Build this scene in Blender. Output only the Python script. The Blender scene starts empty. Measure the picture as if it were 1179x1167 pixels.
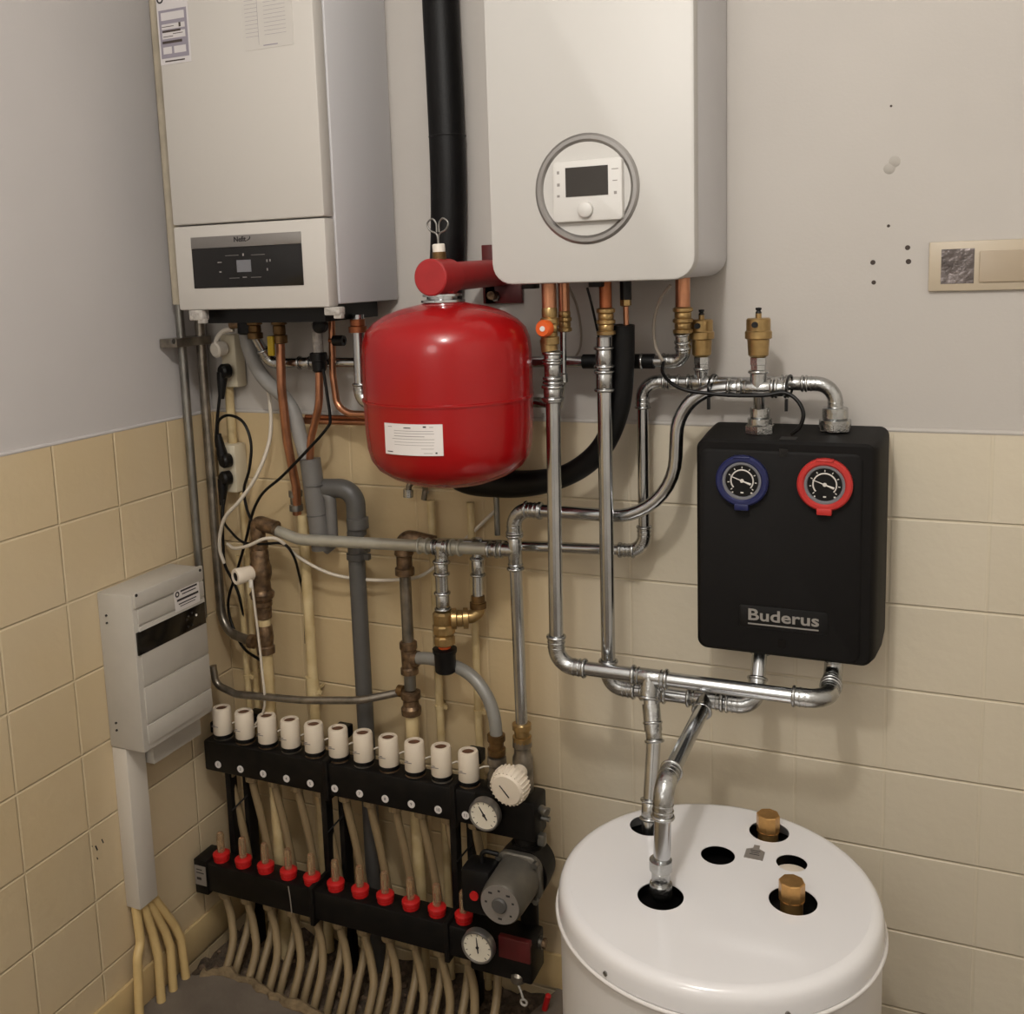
import bpy, bmesh, math, random
from mathutils import Vector, Matrix
random.seed(4)
SC = bpy.context.scene
COL = SC.collection
PI = math.pi
# ------------------------------------------------------------------ camera (fitted to the tile grid of both walls)
F, CX, CY = 1152.61, 563.52, 479.72
CAMPOS = Vector((1.9367, -2.3560, 1.9556))
R0 = Vector((0.91550384, 0.40087504, -0.03394005))
R1 = Vector((-0.02609091, 0.14334688, 0.98932853))
R2 = Vector((-0.40146231, 0.90484854, -0.14169381))
cd = bpy.data.cameras.new('camera'); cam = bpy.data.objects.new('camera', cd); COL.objects.link(cam)
cd.sensor_fit = 'HORIZONTAL'; cd.sensor_width = 36.0; cd.lens = F / 1179 * 36
cd.shift_x = (589.5 - CX) / 1179; cd.shift_y = -(583.5 - CY) / 1179
cd.clip_start = .02; cd.clip_end = 50
m = Matrix((R0, R1, -R2)).transposed().to_4x4(); m.translation = CAMPOS
cam.matrix_world = m
SC.camera = cam

def ray(u, v):
    return R0 * ((u - CX) / F) + R1 * (-(v - CY) / F) + R2
def P(u, v, d):                    # the point a distance d in front of the rear wall
    r = ray(u, v); return CAMPOS + r * ((-d - CAMPOS.y) / r.y)
def PZ(u, v, z):
    r = ray(u, v); return CAMPOS + r * ((z - CAMPOS.z) / r.z)
def PX(u, v, x):
    r = ray(u, v); return CAMPOS + r * ((x - CAMPOS.x) / r.x)
def W(x, d, z): return Vector((x, -d, z))
def pxr(w, p):                     # radius of something w pixels wide at point p
    return .5 * w * (p - CAMPOS).dot(R2) / F

# ------------------------------------------------------------------ materials
def lin(c):
    return tuple(((x / 12.92) if x <= .04045 else ((x + .055) / 1.055) ** 2.4) for x in [k / 255 for k in c])
def mat(name, rgb, rough=.5, metal=0., var=0., vscale=20., bump=0., bscale=60., coat=0., spec=None, rgb2=None):
    M = bpy.data.materials.new(name); M.use_nodes = True
    nt = M.node_tree; b = nt.nodes['Principled BSDF']
    c = lin(rgb)
    b.inputs['Base Color'].default_value = (*c, 1)
    b.inputs['Roughness'].default_value = rough
    b.inputs['Metallic'].default_value = metal
    if coat: b.inputs['Coat Weight'].default_value = coat; b.inputs['Coat Roughness'].default_value = .08
    if spec is not None: b.inputs['Specular IOR Level'].default_value = spec
    if var or bump:
        tc = nt.nodes.new('ShaderNodeTexCoord')
    if var:
        n = nt.nodes.new('ShaderNodeTexNoise'); n.inputs['Scale'].default_value = vscale; n.inputs['Detail'].default_value = 5
        nt.links.new(tc.outputs['Object'], n.inputs['Vector'])
        mr = nt.nodes.new('ShaderNodeMapRange'); mr.inputs['From Min'].default_value = .32; mr.inputs['From Max'].default_value = .68
        nt.links.new(n.outputs['Fac'], mr.inputs['Value'])
        mx = nt.nodes.new('ShaderNodeMix'); mx.data_type = 'RGBA'
        c2 = lin(rgb2) if rgb2 else tuple(x * (1 - var) for x in c)
        mx.inputs['A'].default_value = (*c, 1); mx.inputs['B'].default_value = (*c2, 1)
        nt.links.new(mr.outputs['Result'], mx.inputs['Factor'])
        nt.links.new(mx.outputs['Result'], b.inputs['Base Color'])
    if bump:
        n2 = nt.nodes.new('ShaderNodeTexNoise'); n2.inputs['Scale'].default_value = bscale; n2.inputs['Detail'].default_value = 4
        nt.links.new(tc.outputs['Object'], n2.inputs['Vector'])
        bp = nt.nodes.new('ShaderNodeBump'); bp.inputs['Strength'].default_value = bump; bp.inputs['Distance'].default_value = .01
        nt.links.new(n2.outputs['Fac'], bp.inputs['Height']); nt.links.new(bp.outputs['Normal'], b.inputs['Normal'])
    return M

M = {}
M['chrome'] = mat('pressed_steel', (204, 206, 208), .19, 1., var=.25, vscale=9)
M['fitting'] = mat('galvanised_fitting', (196, 197, 196), .25, 1., var=.3, vscale=40, bump=.12, bscale=120)
M['steel'] = mat('dull_steel', (150, 148, 142), .38, .9, var=.35, vscale=12)
M['grey_paint'] = mat('grey_painted_steel', (186, 183, 170), .36, .5, var=.15, vscale=25)
M['rust'] = mat('tarnished_iron', (84, 68, 54), .38, .75, var=.6, vscale=55, bump=.25, bscale=90, rgb2=(142, 116, 88))
M['tarnish'] = mat('tarnished_steel', (156, 148, 136), .32, .85, var=.5, vscale=25)
M['brass'] = mat('brass', (184, 154, 104), .32, .85, var=.4, vscale=30, bump=.05)
M['brass_dull'] = mat('dull_brass', (128, 98, 60), .42, .75, var=.5, vscale=40)
M['copper'] = mat('copper', (204, 144, 110), .29, .88, var=.4, vscale=14)
M['copper_dull'] = mat('dull_copper', (166, 100, 66), .36, .85, var=.4, vscale=20)
M['white'] = mat('white_enamel', (188, 185, 180), .5)
M['white_warm'] = mat('older_white_enamel', (190, 185, 178), .5)
M['white_side'] = mat('white_sheet_steel', (196, 194, 195), .5)
M['white_plastic'] = mat('white_plastic', (222, 215, 203), .45)
M['cream_plastic'] = mat('cream_plastic', (206, 196, 172), .45)
M['offwhite'] = mat('warm_white_plastic', (226, 213, 194), .5)
M['red'] = mat('red_enamel', (150, 8, 12), .24, 0, coat=.25, spec=.35)
M['red_matt'] = mat('red_painted_steel', (160, 34, 36), .4, 0, var=.15, vscale=30)
M['red_dark'] = mat('dark_red_painted_steel', (92, 24, 24), .5, 0, var=.2, vscale=30)
M['red_plastic'] = mat('red_plastic', (190, 26, 26), .42)
M['orange'] = mat('orange_plastic', (214, 92, 36), .4)
M['yellow'] = mat('yellow_plastic', (190, 160, 30), .45)
M['blue_plastic'] = mat('navy_plastic', (26, 32, 78), .4)
M['red_ring'] = mat('red_ring_plastic', (184, 46, 42), .4)
M['black'] = mat('black_plastic', (12, 11, 11), .42, spec=.3)
M['black_gloss'] = mat('black_gloss', (10, 9, 9), .16)
M['foam'] = mat('black_pipe_foam', (9, 8, 8), .5, var=.3, vscale=30, bump=.08, bscale=200, spec=.25)
M['epp'] = mat('charcoal_moulded_foam', (16, 14, 13), .6, var=.12, vscale=120, bump=.05, bscale=400, spec=.18)
M['bar'] = mat('black_manifold_plastic', (9, 8, 8), .45, var=.4, vscale=25, rgb2=(24, 21, 18), spec=.22)
M['cable'] = mat('black_cable', (10, 9, 9), .42, spec=.3)
M['cable_white'] = mat('white_cable', (206, 196, 180), .45)
M['cable_grey'] = mat('grey_cable', (150, 140, 128), .5)
M['pvc'] = mat('grey_drain_plastic', (110, 107, 103), .42, var=.12, vscale=20)
M['pvc_dark'] = mat('dark_grey_drain_plastic', (86, 84, 81), .42, var=.15, vscale=20)
M['hose_grey'] = mat('pale_grey_hose', (148, 145, 140), .5, var=.12, vscale=20)
M['hose_pale'] = mat('silver_grey_hose', (142, 140, 134), .4, .2, var=.15, vscale=20)
M['cream_pipe'] = mat('cream_painted_pipe', (210, 190, 146), .42, var=.15, vscale=16, rgb2=(184, 160, 114))
M['tube'] = mat('beige_heating_tube', (146, 126, 94), .45, var=.25, vscale=10)
M['conduit'] = mat('cream_conduit', (216, 186, 128), .45, var=.12, vscale=14)
M['box_grey'] = mat('grey_sheet_steel', (186, 180, 170), .45, var=.06, vscale=15)
M['trunk'] = mat('pale_grey_trunking', (206, 198, 186), .45)
M['tank'] = mat('gloss_white_enamel', (226, 224, 224), .16, coat=.4)
M['tank_body'] = mat('white_jacket', (218, 214, 210), .35)
M['silver'] = mat('silver_ring', (150, 147, 144), .36, .85)
M['screen'] = mat('dark_display', (46, 42, 38), .25)
M['screen_grey'] = mat('grey_display', (112, 112, 116), .3)
M['ink'] = mat('dark_ink', (40, 36, 36), .6)
M['ink_grey'] = mat('grey_ink', (140, 134, 130), .6)
M['label_grey'] = mat('lilac_grey_print', (138, 132, 142), .5)
M['label_white'] = mat('white_label', (216, 210, 206), .5)
M['label_dull'] = mat('dull_white_label', (196, 191, 190), .5)
M['gauge_face'] = mat('cream_dial', (222, 214, 196), .45)
M['dial_black'] = mat('black_dial', (14, 13, 13), .35, spec=.3)
M['mark'] = mat('white_marking', (214, 208, 200), .5)
M['pump_grey'] = mat('cast_grey_motor', (118, 113, 104), .42, .5, var=.25, vscale=20, bump=.06)
M['bronze'] = mat('bright_brass_cap', (206, 160, 100), .3, .8, var=.25, vscale=40)
M['painted'] = mat('old_white_paint', (196, 184, 162), .5, var=.2, vscale=20)
M['controller'] = mat('controller_plastic', (198, 195, 190), .45)
M['hole'] = mat('dark_hole', (66, 56, 50), .8)
M['socket'] = mat('beige_socket_plastic', (166, 150, 128), .42)
M['socket_frame'] = mat('beige_frame_plastic', (184, 170, 148), .42)
M['foil'] = mat('crumpled_tape', (120, 112, 110), .3, .8, var=.4, vscale=40, bump=.6, bscale=30)
M['logo'] = mat('silver_lettering', (176, 172, 166), .35, .6)
M['sticker'] = mat('silver_sticker', (150, 144, 138), .4, .4)
M['glass_tube'] = mat('smoky_sight_tube', (220, 190, 150), .12); M['glass_tube'].node_tree.nodes['Principled BSDF'].inputs['Transmission Weight'].default_value = .75
M['clear'] = mat('clear_plastic', (190, 184, 176), .2, var=.4, vscale=60, bump=.5, bscale=120)
M['plaster'] = mat('white_wall_paint', (189, 183, 176), .7, var=.05, vscale=3, bump=.04, bscale=140)
M['plaster_left'] = mat('grey_white_wall_paint', (192, 187, 184), .75, var=.05, vscale=3, bump=.04, bscale=140)
M['far_paint'] = mat('clean_wall_paint', (232, 229, 224), .75)
M['ceil'] = mat('ceiling_paint', (236, 234, 230), .8)
M['floor'] = mat('grey_screed', (118, 108, 96), .75, var=.3, vscale=6, bump=.3, bscale=40, rgb2=(98, 88, 78))
M['mortar'] = mat('rough_mortar', (138, 118, 88), .9, var=.4, vscale=40, bump=.8, bscale=60)
M['rubble'] = mat('dark_rubble', (104, 88, 72), .95, var=.6, vscale=50, bump=1., bscale=70)
M['stone'] = mat('pale_grit', (122, 100, 80), .9, var=.4, vscale=50)
M['stain'] = mat('plaster_patch', (172, 166, 158), .8)
M['wood'] = mat('brown_wood', (96, 62, 40), .6)

def tile_mat(name, axis, off_h, off_z, yellow):
    T = bpy.data.materials.new(name); T.use_nodes = True
    nt = T.node_tree; N = nt.nodes; L = nt.links; b = N['Principled BSDF']
    geo = N.new('ShaderNodeNewGeometry'); sep = N.new('ShaderNodeSeparateXYZ'); L.new(geo.outputs['Position'], sep.inputs['Vector'])
    def mth(op, a, bb):
        q = N.new('ShaderNodeMath'); q.operation = op
        for i, s in enumerate((a, bb)):
            if isinstance(s, (int, float)): q.inputs[i].default_value = s
            else: L.new(s, q.inputs[i])
        return q.outputs[0]
    h = mth('SUBTRACT', sep.outputs[axis], off_h - 20); z = mth('SUBTRACT', sep.outputs['Z'], off_z - 20)
    comb = N.new('ShaderNodeCombineXYZ'); L.new(h, comb.inputs['X']); L.new(z, comb.inputs['Y'])
    br = N.new('ShaderNodeTexBrick'); br.offset = 0; br.squash = 1
    br.inputs['Scale'].default_value = 1; br.inputs['Brick Width'].default_value = .2; br.inputs['Row Height'].default_value = .2
    br.inputs['Mortar Size'].default_value = .004; br.inputs['Mortar Smooth'].default_value = .6; br.inputs['Bias'].default_value = 0
    L.new(comb.outputs[0], br.inputs['Vector'])
    def line(coord, w):                     # 1 on a joint, falling to 0 at its edge
        fr = mth('FRACT', mth('ADD', mth('DIVIDE', coord, .2), .5), 0); dd = mth('MULTIPLY', mth('ABSOLUTE', mth('SUBTRACT', fr, .5), 0), .2)
        q = N.new('ShaderNodeMapRange'); q.interpolation_type = 'SMOOTHSTEP'
        q.inputs['From Min'].default_value = .0044; q.inputs['From Max'].default_value = .0012; q.inputs['To Max'].default_value = w
        L.new(dd, q.inputs['Value']); return q.outputs[0]
    joint = mth('MAXIMUM', line(z, 1.0), line(h, .3 if yellow == 'x' else .75))
    base, aged, gr = lin((210, 201, 182)), lin((202, 178, 136)), lin((226, 212, 178))
    for k, dv in (('Color1', 1.02), ('Color2', .97)): br.inputs[k].default_value = (dv, dv, dv, 1)
    br.inputs['Mortar'].default_value = (1, 1, 1, 1)
    # glaze that has yellowed with age in cloudy patches, most of all near the corner
    n = N.new('ShaderNodeTexNoise'); n.inputs['Scale'].default_value = 2.2; n.inputs['Detail'].default_value = 4; L.new(geo.outputs['Position'], n.inputs['Vector'])
    if yellow == 'x':
        mr = N.new('ShaderNodeMapRange'); mr.inputs['From Min'].default_value = 1.22; mr.inputs['From Max'].default_value = .95
        L.new(sep.outputs['X'], mr.inputs['Value']); age = mr.outputs[0]
        age = mth('ADD', mth('MULTIPLY', age, .8), mth('MULTIPLY', n.outputs['Fac'], .25))
    else:
        age = mth('ADD', mth('MULTIPLY', n.outputs['Fac'], .5), .5)
    mx = N.new('ShaderNodeMix'); mx.data_type = 'RGBA'; mx.inputs['A'].default_value = (*base, 1); mx.inputs['B'].default_value = (*aged, 1)
    L.new(age, mx.inputs['Factor'])
    mul = N.new('ShaderNodeMix'); mul.data_type = 'RGBA'; mul.blend_type = 'MULTIPLY'; mul.inputs['Factor'].default_value = 1
    L.new(mx.outputs['Result'], mul.inputs['A']); L.new(br.outputs['Color'], mul.inputs['B'])
    gm = N.new('ShaderNodeMix'); gm.data_type = 'RGBA'; gm.inputs['B'].default_value = (*gr, 1)
    L.new(mth('MULTIPLY', joint, .35), gm.inputs['Factor']); L.new(mul.outputs['Result'], gm.inputs['A'])
    L.new(gm.outputs['Result'], b.inputs['Base Color'])
    b.inputs['Roughness'].default_value = .38
    n2 = N.new('ShaderNodeTexNoise'); n2.inputs['Scale'].default_value = 26; n2.inputs['Detail'].default_value = 3; L.new(geo.outputs['Position'], n2.inputs['Vector'])
    hgt = mth('SUBTRACT', mth('MULTIPLY', n2.outputs['Fac'], .5), joint)
    bp = N.new('ShaderNodeBump'); bp.inputs['Strength'].default_value = .7; bp.inputs['Distance'].default_value = .0045
    L.new(hgt, bp.inputs['Height']); L.new(bp.outputs['Normal'], b.inputs['Normal'])
    return T
M['tile_back'] = tile_mat('cream_wall_tiles', 'X', .0641, 1.5835, 'x')
M['tile_left'] = tile_mat('yellowed_wall_tiles', 'Y', -.6021, 1.5835, 'all')
M['skirt'] = mat('cream_skirting_tile', (216, 190, 140), .35, var=.12, vscale=8)

# ------------------------------------------------------------------ object helpers
ORG = {}
def org(parent):
    return ORG.get(parent.name, Vector((0, 0, 0))) if parent else Vector((0, 0, 0))
def tag(o, label=None, cat=None, group=None, kind=None):
    if label: o['label'] = label
    if cat: o['category'] = cat
    if group: o['group'] = group
    if kind: o['kind'] = kind
    return o
def thing(name, label, cat, loc=(0, 0, 0), group=None):
    o = bpy.data.objects.new(name, None); COL.objects.link(o); o.location = loc; o.empty_display_size = .05
    ORG[o.name] = Vector(loc)
    return tag(o, label, cat, group)
def link(name, me, material, parent, smooth=40, loc=None, label=None):
    o = bpy.data.objects.new(name, me); COL.objects.link(o)
    if material is not None: me.materials.append(M[material] if isinstance(material, str) else material)
    if parent is not None:
        base = org(parent); o.parent = parent
    else:
        base = Vector(loc) if loc is not None else Vector((0, 0, 0)); o.location = base
    me.transform(Matrix.Translation(-base))
    ORG[o.name] = base
    if smooth is not None and len(me.polygons):
        me.polygons.foreach_set('use_smooth', [True] * len(me.polygons))
        me.set_sharp_from_angle(angle=math.radians(smooth))
    me.update()
    if label: o['label'] = label
    return o
def fin(name, bm, material, parent=None, smooth=40, loc=None, label=None):
    bmesh.ops.recalc_face_normals(bm, faces=bm.faces[:])
    me = bpy.data.meshes.new(name); bm.to_mesh(me); bm.free()
    return link(name, me, material, parent, smooth, loc, label)
def struct(name, bm, material):
    o = fin(name, bm, material, None); o['kind'] = 'structure'; return o

def a_box(bm, x0, x1, d0, d1, z0, z1, bev=0, seg=2):
    x0, x1 = sorted((x0, x1)); d0, d1 = sorted((d0, d1)); z0, z1 = sorted((z0, z1))
    vs = [bm.verts.new((x, -d, z)) for z in (z0, z1) for (x, d) in ((x0, d1), (x1, d1), (x1, d0), (x0, d0))]
    fs = [bm.faces.new([vs[i] for i in q]) for q in ((3, 2, 1, 0), (4, 5, 6, 7), (0, 1, 5, 4), (1, 2, 6, 5), (2, 3, 7, 6), (3, 0, 4, 7))]
    if bev:
        es = list({e for f in fs for e in f.edges})
        bmesh.ops.bevel(bm, geom=es, offset=bev, segments=seg, profile=.5, affect='EDGES')
def box(name, x0, x1, d0, d1, z0, z1, material, parent=None, bev=0, loc=None, label=None, seg=2):
    bm = bmesh.new(); a_box(bm, x0, x1, d0, d1, z0, z1, bev, seg); return fin(name, bm, material, parent, 40, loc, label)

def frame_of(axis):
    a = Vector(axis).normalized()
    t = Vector((0, 0, 1)) if abs(a.z) < .9 else Vector((1, 0, 0))
    e1 = t.cross(a).normalized(); e2 = a.cross(e1).normalized()
    return a, e1, e2
def a_lathe(bm, prof, origin, axis=(0, 0, 1), seg=32, rot=0, ca=1., cb=1.):
    a, e1, e2 = frame_of(axis); o = Vector(origin); rings = []
    for (r, h) in prof:
        c = o + a * h
        if r < 1e-6: rings.append([bm.verts.new(c)])
        else: rings.append([bm.verts.new(c + e1 * (ca * r * math.cos(2 * PI * k / seg + rot)) + e2 * (cb * r * math.sin(2 * PI * k / seg + rot))) for k in range(seg)])
    for A, B in zip(rings, rings[1:]):
        for k in range(seg):
            k2 = (k + 1) % seg
            if len(A) == 1 and len(B) == 1: break
            if len(A) == 1: bm.faces.new((A[0], B[k2], B[k]))
            elif len(B) == 1: bm.faces.new((A[k], A[k2], B[0]))
            else: bm.faces.new((A[k], A[k2], B[k2], B[k]))
    for R_, fl in ((rings[0], True), (rings[-1], False)):
        if len(R_) > 2: bm.faces.new(R_[::-1] if fl else R_)
def lathe(name, prof, origin, axis, material, parent=None, seg=32, loc=None, smooth=40, label=None, rot=0):
    bm = bmesh.new(); a_lathe(bm, prof, origin, axis, seg, rot); return fin(name, bm, material, parent, smooth, loc, label)
def cyl(name, p, q, r, material, parent=None, seg=24, r2=None, bev=0, smooth=40, loc=None, label=None, rot=0):
    p, q = Vector(p), Vector(q); h = (q - p).length; r2 = r if r2 is None else r2
    if bev: prof = [(r - bev, 0), (r, bev), (r2, h - bev), (r2 - bev, h)]
    else: prof = [(r, 0), (r2, h)]
    return lathe(name, prof, p, q - p, material, parent, seg, loc, smooth, label, rot)
def a_torus(bm, c, axis, R, r, seg=28, ms=8, squash=1.):
    a, e1, e2 = frame_of(axis); c = Vector(c); g = []
    for i in range(seg):
        t = 2 * PI * i / seg; dr = e1 * math.cos(t) + e2 * math.sin(t)
        g.append([bm.verts.new(c + dr * (R + r * math.cos(2 * PI * j / ms)) + a * (r * squash * math.sin(2 * PI * j / ms))) for j in range(ms)])
    for i in range(seg):
        for j in range(ms):
            bm.faces.new((g[i][j], g[(i + 1) % seg][j], g[(i + 1) % seg][(j + 1) % ms], g[i][(j + 1) % ms]))

def round_path(pts, fil, n=8):
    """polyline with each inner corner replaced by an arc; returns dense points and, per corner, (first tangent point, last, radius)"""
    out = [pts[0].copy()]; info = []
    for i in range(1, len(pts) - 1):
        a = (pts[i - 1] - pts[i]); b = (pts[i + 1] - pts[i]); la, lb = a.length, b.length; a.normalize(); b.normalize()
        ang = a.angle(b)
        if ang > PI - .01 or fil[i - 1] <= 0:
            out.append(pts[i].copy()); info.append(None); continue
        t = fil[i - 1] / math.tan(ang / 2); t = min(t, .48 * la, .48 * lb); R = t * math.tan(ang / 2)
        c = pts[i] + (a + b).normalized() * (R / math.sin(ang / 2))
        p0, p1 = pts[i] + a * t, pts[i] + b * t
        v0, v1 = (p0 - c), (p1 - c); sw = v0.angle(v1); ax = v0.cross(v1).normalized()
        arc = [c + Matrix.Rotation(sw * k / n, 3, ax) @ v0 for k in range(n + 1)]
        out += arc; info.append((arc, -a, b))
    out.append(pts[-1].copy())
    return out, info
def a_sweep(bm, pts, r, seg=16, cap=True):
    rs = r if isinstance(r, (list, tuple)) else [r] * len(pts)
    q = [pts[0]]; rr = [rs[0]]
    for p, x in zip(pts[1:], rs[1:]):
        if (p - q[-1]).length > 1e-6: q.append(p); rr.append(x)
    T = []
    for i in range(len(q)):
        d = (q[min(i + 1, len(q) - 1)] - q[i]).normalized() + (q[i] - q[max(i - 1, 0)]).normalized() if 0 < i < len(q) - 1 else (q[min(i + 1, len(q) - 1)] - q[max(i - 1, 0)])
        T.append(d.normalized())
    _, e1, e2 = frame_of(T[0]); rings = []; prev = T[0]
    for i, p in enumerate(q):
        e1 = (e1 - T[i] * e1.dot(T[i])).normalized(); e2 = T[i].cross(e1)
        rings.append([bm.verts.new(p + (e1 * math.cos(2 * PI * k / seg) + e2 * math.sin(2 * PI * k / seg)) * rr[i]) for k in range(seg)])
    for A, B in zip(rings, rings[1:]):
        for k in range(seg): bm.faces.new((A[k], A[(k + 1) % seg], B[(k + 1) % seg], B[k]))
    if cap: bm.faces.new(rings[0][::-1]); bm.faces.new(rings[-1])
def spline(pts, n=10):
    q = [pts[0] * 2 - pts[1]] + pts + [pts[-1] * 2 - pts[-2]]; out = []
    for i in range(1, len(q) - 2):
        a, b, c, d = q[i - 1:i + 3]
        for k in range(n):
            t = k / n
            out.append(.5 * ((2 * b) + (c - a) * t + (2 * a - 5 * b + 4 * c - d) * t * t + (3 * b - a - 3 * c + d) * t ** 3))
    out.append(pts[-1].copy()); return out
def hose(name, pts, r, material, parent=None, seg=12, n=10, loc=None, label=None):
    bm = bmesh.new(); a_sweep(bm, spline(pts, n), r, seg); return fin(name, bm, material, parent, 60, loc if loc is not None else (None if parent else pts[-1]), label)
def tube(name, pts, fil, r, material, parent=None, seg=16, n=8, loc=None, label=None):
    f = fil if isinstance(fil, (list, tuple)) else [fil] * max(0, len(pts) - 2)
    bm = bmesh.new(); a_sweep(bm, round_path(pts, f, n)[0], r, seg); return fin(name, bm, material, parent, 60, loc if loc is not None else (None if parent else pts[-1]), label)

def a_bead(bm, c, ax, r): a_torus(bm, c, ax, r * 1.2, r * .22, 24, 8, 1.1)
def sleeve(name, c, ax, r, material, parent, L=None, ends=(1, 1), mid=False):
    """a press coupling: slim collar with a rolled bead at its open ends"""
    ax = Vector(ax).normalized(); L = L or r * 3.0; bm = bmesh.new()
    a_lathe(bm, [(r * 1.02, 0), (r * 1.14, r * .12), (r * 1.14, L - r * .12), (r * 1.02, L)], c - ax * L / 2, ax, 24)
    for s, e in zip((-1, 1), ends):
        if e: a_bead(bm, c + ax * s * (L / 2 - r * .25), ax, r)
    if mid: a_bead(bm, c, ax, r)
    return fin(name, bm, material, parent, 50)
def elbow(arc, a, b, r, material, parent, s=1.5, name='elbow'):
    p0, p1 = arc[0] - a * (s * r), arc[-1] + b * (s * r); bm = bmesh.new()
    a_sweep(bm, [p0] + arc + [p1], r * 1.2, 20)
    for c, ax, s_ in ((p0, a, 1), (p1, b, -1)):
        a_bead(bm, c, ax, r); a_torus(bm, c + ax * (s_ * r * .75), ax, r * 1.2, r * .1, 24, 6)
    for c, ax in ((arc[0], a), (arc[-1], b)): a_torus(bm, c, ax, r * 1.18, r * .09, 24, 6)
    return fin(name, bm, material, parent, 60)
def tee(c, ax, out, r, material, parent, L=None, B=None, rb=None, name='tee'):
    ax = Vector(ax).normalized(); out = Vector(out).normalized(); L = L or r * 5; B = B or r * 2.6; rb = rb or r; bm = bmesh.new()
    a_lathe(bm, [(r * 1.02, 0), (r * 1.13, r * .1), (r * 1.13, L - r * .1), (r * 1.02, L)], c - ax * L / 2, ax, 24)
    a_lathe(bm, [(rb * 1.13, 0), (rb * 1.13, B - rb * .1), (rb * 1.0, B)], c, out, 24)
    for s in (-1, 1):
        a_bead(bm, c + ax * s * (L / 2 - r * .3), ax, r); a_torus(bm, c + ax * s * (L / 2 - r * 1.0), ax, r * 1.15, r * .1, 24, 6)
    a_bead(bm, c + out * (B - rb * .3), out, rb)
    return fin(name, bm, material, parent, 50)
def run(name, label, cat, pts, r, material, fit='fitting', styles=None, group=None, couplings=(), pname='pipe', R=1.7, s=1.5):
    """one pipe run; styles per inner corner: 'E' press elbow, a number = bent pipe of that radius"""
    n = len(pts) - 2; styles = styles or ['E'] * n
    fil = [R * r if st == 'E' else st for st in styles]
    t = thing(name, label, cat, pts[-1], group)
    dense, info = round_path(pts, fil, 10)
    bm = bmesh.new(); a_sweep(bm, dense, r, 20); fin(pname, bm, material, t, 60)
    for st, inf in zip(styles, info):
        if st == 'E' and inf: elbow(inf[0], inf[1], inf[2], r, fit, t, s)
    for (i, f) in couplings:
        a, b = pts[i], pts[i + 1]; sleeve('press_sleeve', a.lerp(b, f), b - a, r, fit, t)
    return t

def facing(c, ux, uy):
    ux, uy = Vector(ux).normalized(), Vector(uy).normalized(); uz = ux.cross(uy)
    mm = Matrix((ux, uy, uz)).transposed().to_4x4(); mm.translation = c; return mm
BACK = ((1, 0, 0), (0, 0, 1)); LEFT = ((0, 1, 0), (0, 0, 1))
def text(name, s, c, size, material, parent, face=BACK, width=None, shear=0., bold=0., ext=.0006):
    cu = bpy.data.curves.new('lettering', 'FONT'); cu.body = s; cu.size = size; cu.align_x = 'CENTER'; cu.align_y = 'CENTER'
    cu.extrude = ext; cu.shear = shear; cu.offset = bold; cu.resolution_u = 3
    tmp = bpy.data.objects.new('lettering', cu); COL.objects.link(tmp)
    me = bpy.data.meshes.new_from_object(tmp.evaluated_get(bpy.context.evaluated_depsgraph_get()))
    bpy.data.objects.remove(tmp); bpy.data.curves.remove(cu)
    if width:
        xs = [v.co.x for v in me.vertices]; w = max(xs) - min(xs)
        me.transform(Matrix.Diagonal((width / w, 1, 1, 1)))
    me.transform(facing(c, *face)); me.materials.clear()
    return link(name, me, material, parent, None)
def a_quadbox(bm, c, ux, uy, w, h, t):
    """a thin slab w x h lying on a surface at c, standing t proud"""
    mm = facing(c, ux, uy); vs = [bm.verts.new(mm @ Vector((x * w / 2, y * h / 2, z))) for z in (0, t) for (x, y) in ((-1, -1), (1, -1), (1, 1), (-1, 1))]
    for q in ((3, 2, 1, 0), (4, 5, 6, 7), (0, 1, 5, 4), (1, 2, 6, 5), (2, 3, 7, 6), (3, 0, 4, 7)): bm.faces.new([vs[i] for i in q])
def slab(name, c, w, h, material, parent, face=BACK, t=.001, bev=0):
    bm = bmesh.new(); a_quadbox(bm, Vector(c), *face, w, h, t)
    return fin(name, bm, material, parent, 30)
def lines(name, rects, material, parent, face=BACK, t=.0008):
    bm = bmesh.new()
    for (c, w, h) in rects: a_quadbox(bm, Vector(c), *face, w, h, t)
    return fin(name, bm, material, parent, None)
def rrect(w, h, r, n=6, corners=(1, 1, 1, 1)):
    out = []
    for k, (sx, sy) in enumerate(((1, 1), (-1, 1), (-1, -1), (1, -1))):
        rr = r if corners[k] else .0015; m_ = n if corners[k] else 1
        for i in range(m_ + 1):
            a = PI / 2 * (k + i / m_); out.append((sx * (w / 2 - rr) + rr * math.cos(a), sy * (h / 2 - rr) + rr * math.sin(a)))
    return out
def a_loft(bm, secs):
    rings = [[bm.verts.new(p) for p in s] for s in secs]; n = len(rings[0])
    for A, B in zip(rings, rings[1:]):
        for k in range(n): bm.faces.new((A[k], A[(k + 1) % n], B[(k + 1) % n], B[k]))
    bm.faces.new(rings[0][::-1]); bm.faces.new(rings[-1])
def plate(name, cx, cz, w, h, r, d0, d1, material, parent, bev=.002, corners=(1, 1, 1, 1), label=None):
    """rounded-rectangle plate parallel to the rear wall, from d0 (rear) to d1 (front)"""
    bm = bmesh.new()
    def sec(d, ins): return [Vector((cx + x * (w - 2 * ins) / w, -d, cz + z * (h - 2 * ins) / h)) for x, z in rrect(w, h, r, 6, corners)]
    a_loft(bm, [sec(d0, 0), sec(d1 - bev, 0), sec(d1 - bev * .3, bev * .3), sec(d1, bev)])
    return fin(name, bm, material, parent, 35, None, label)
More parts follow.
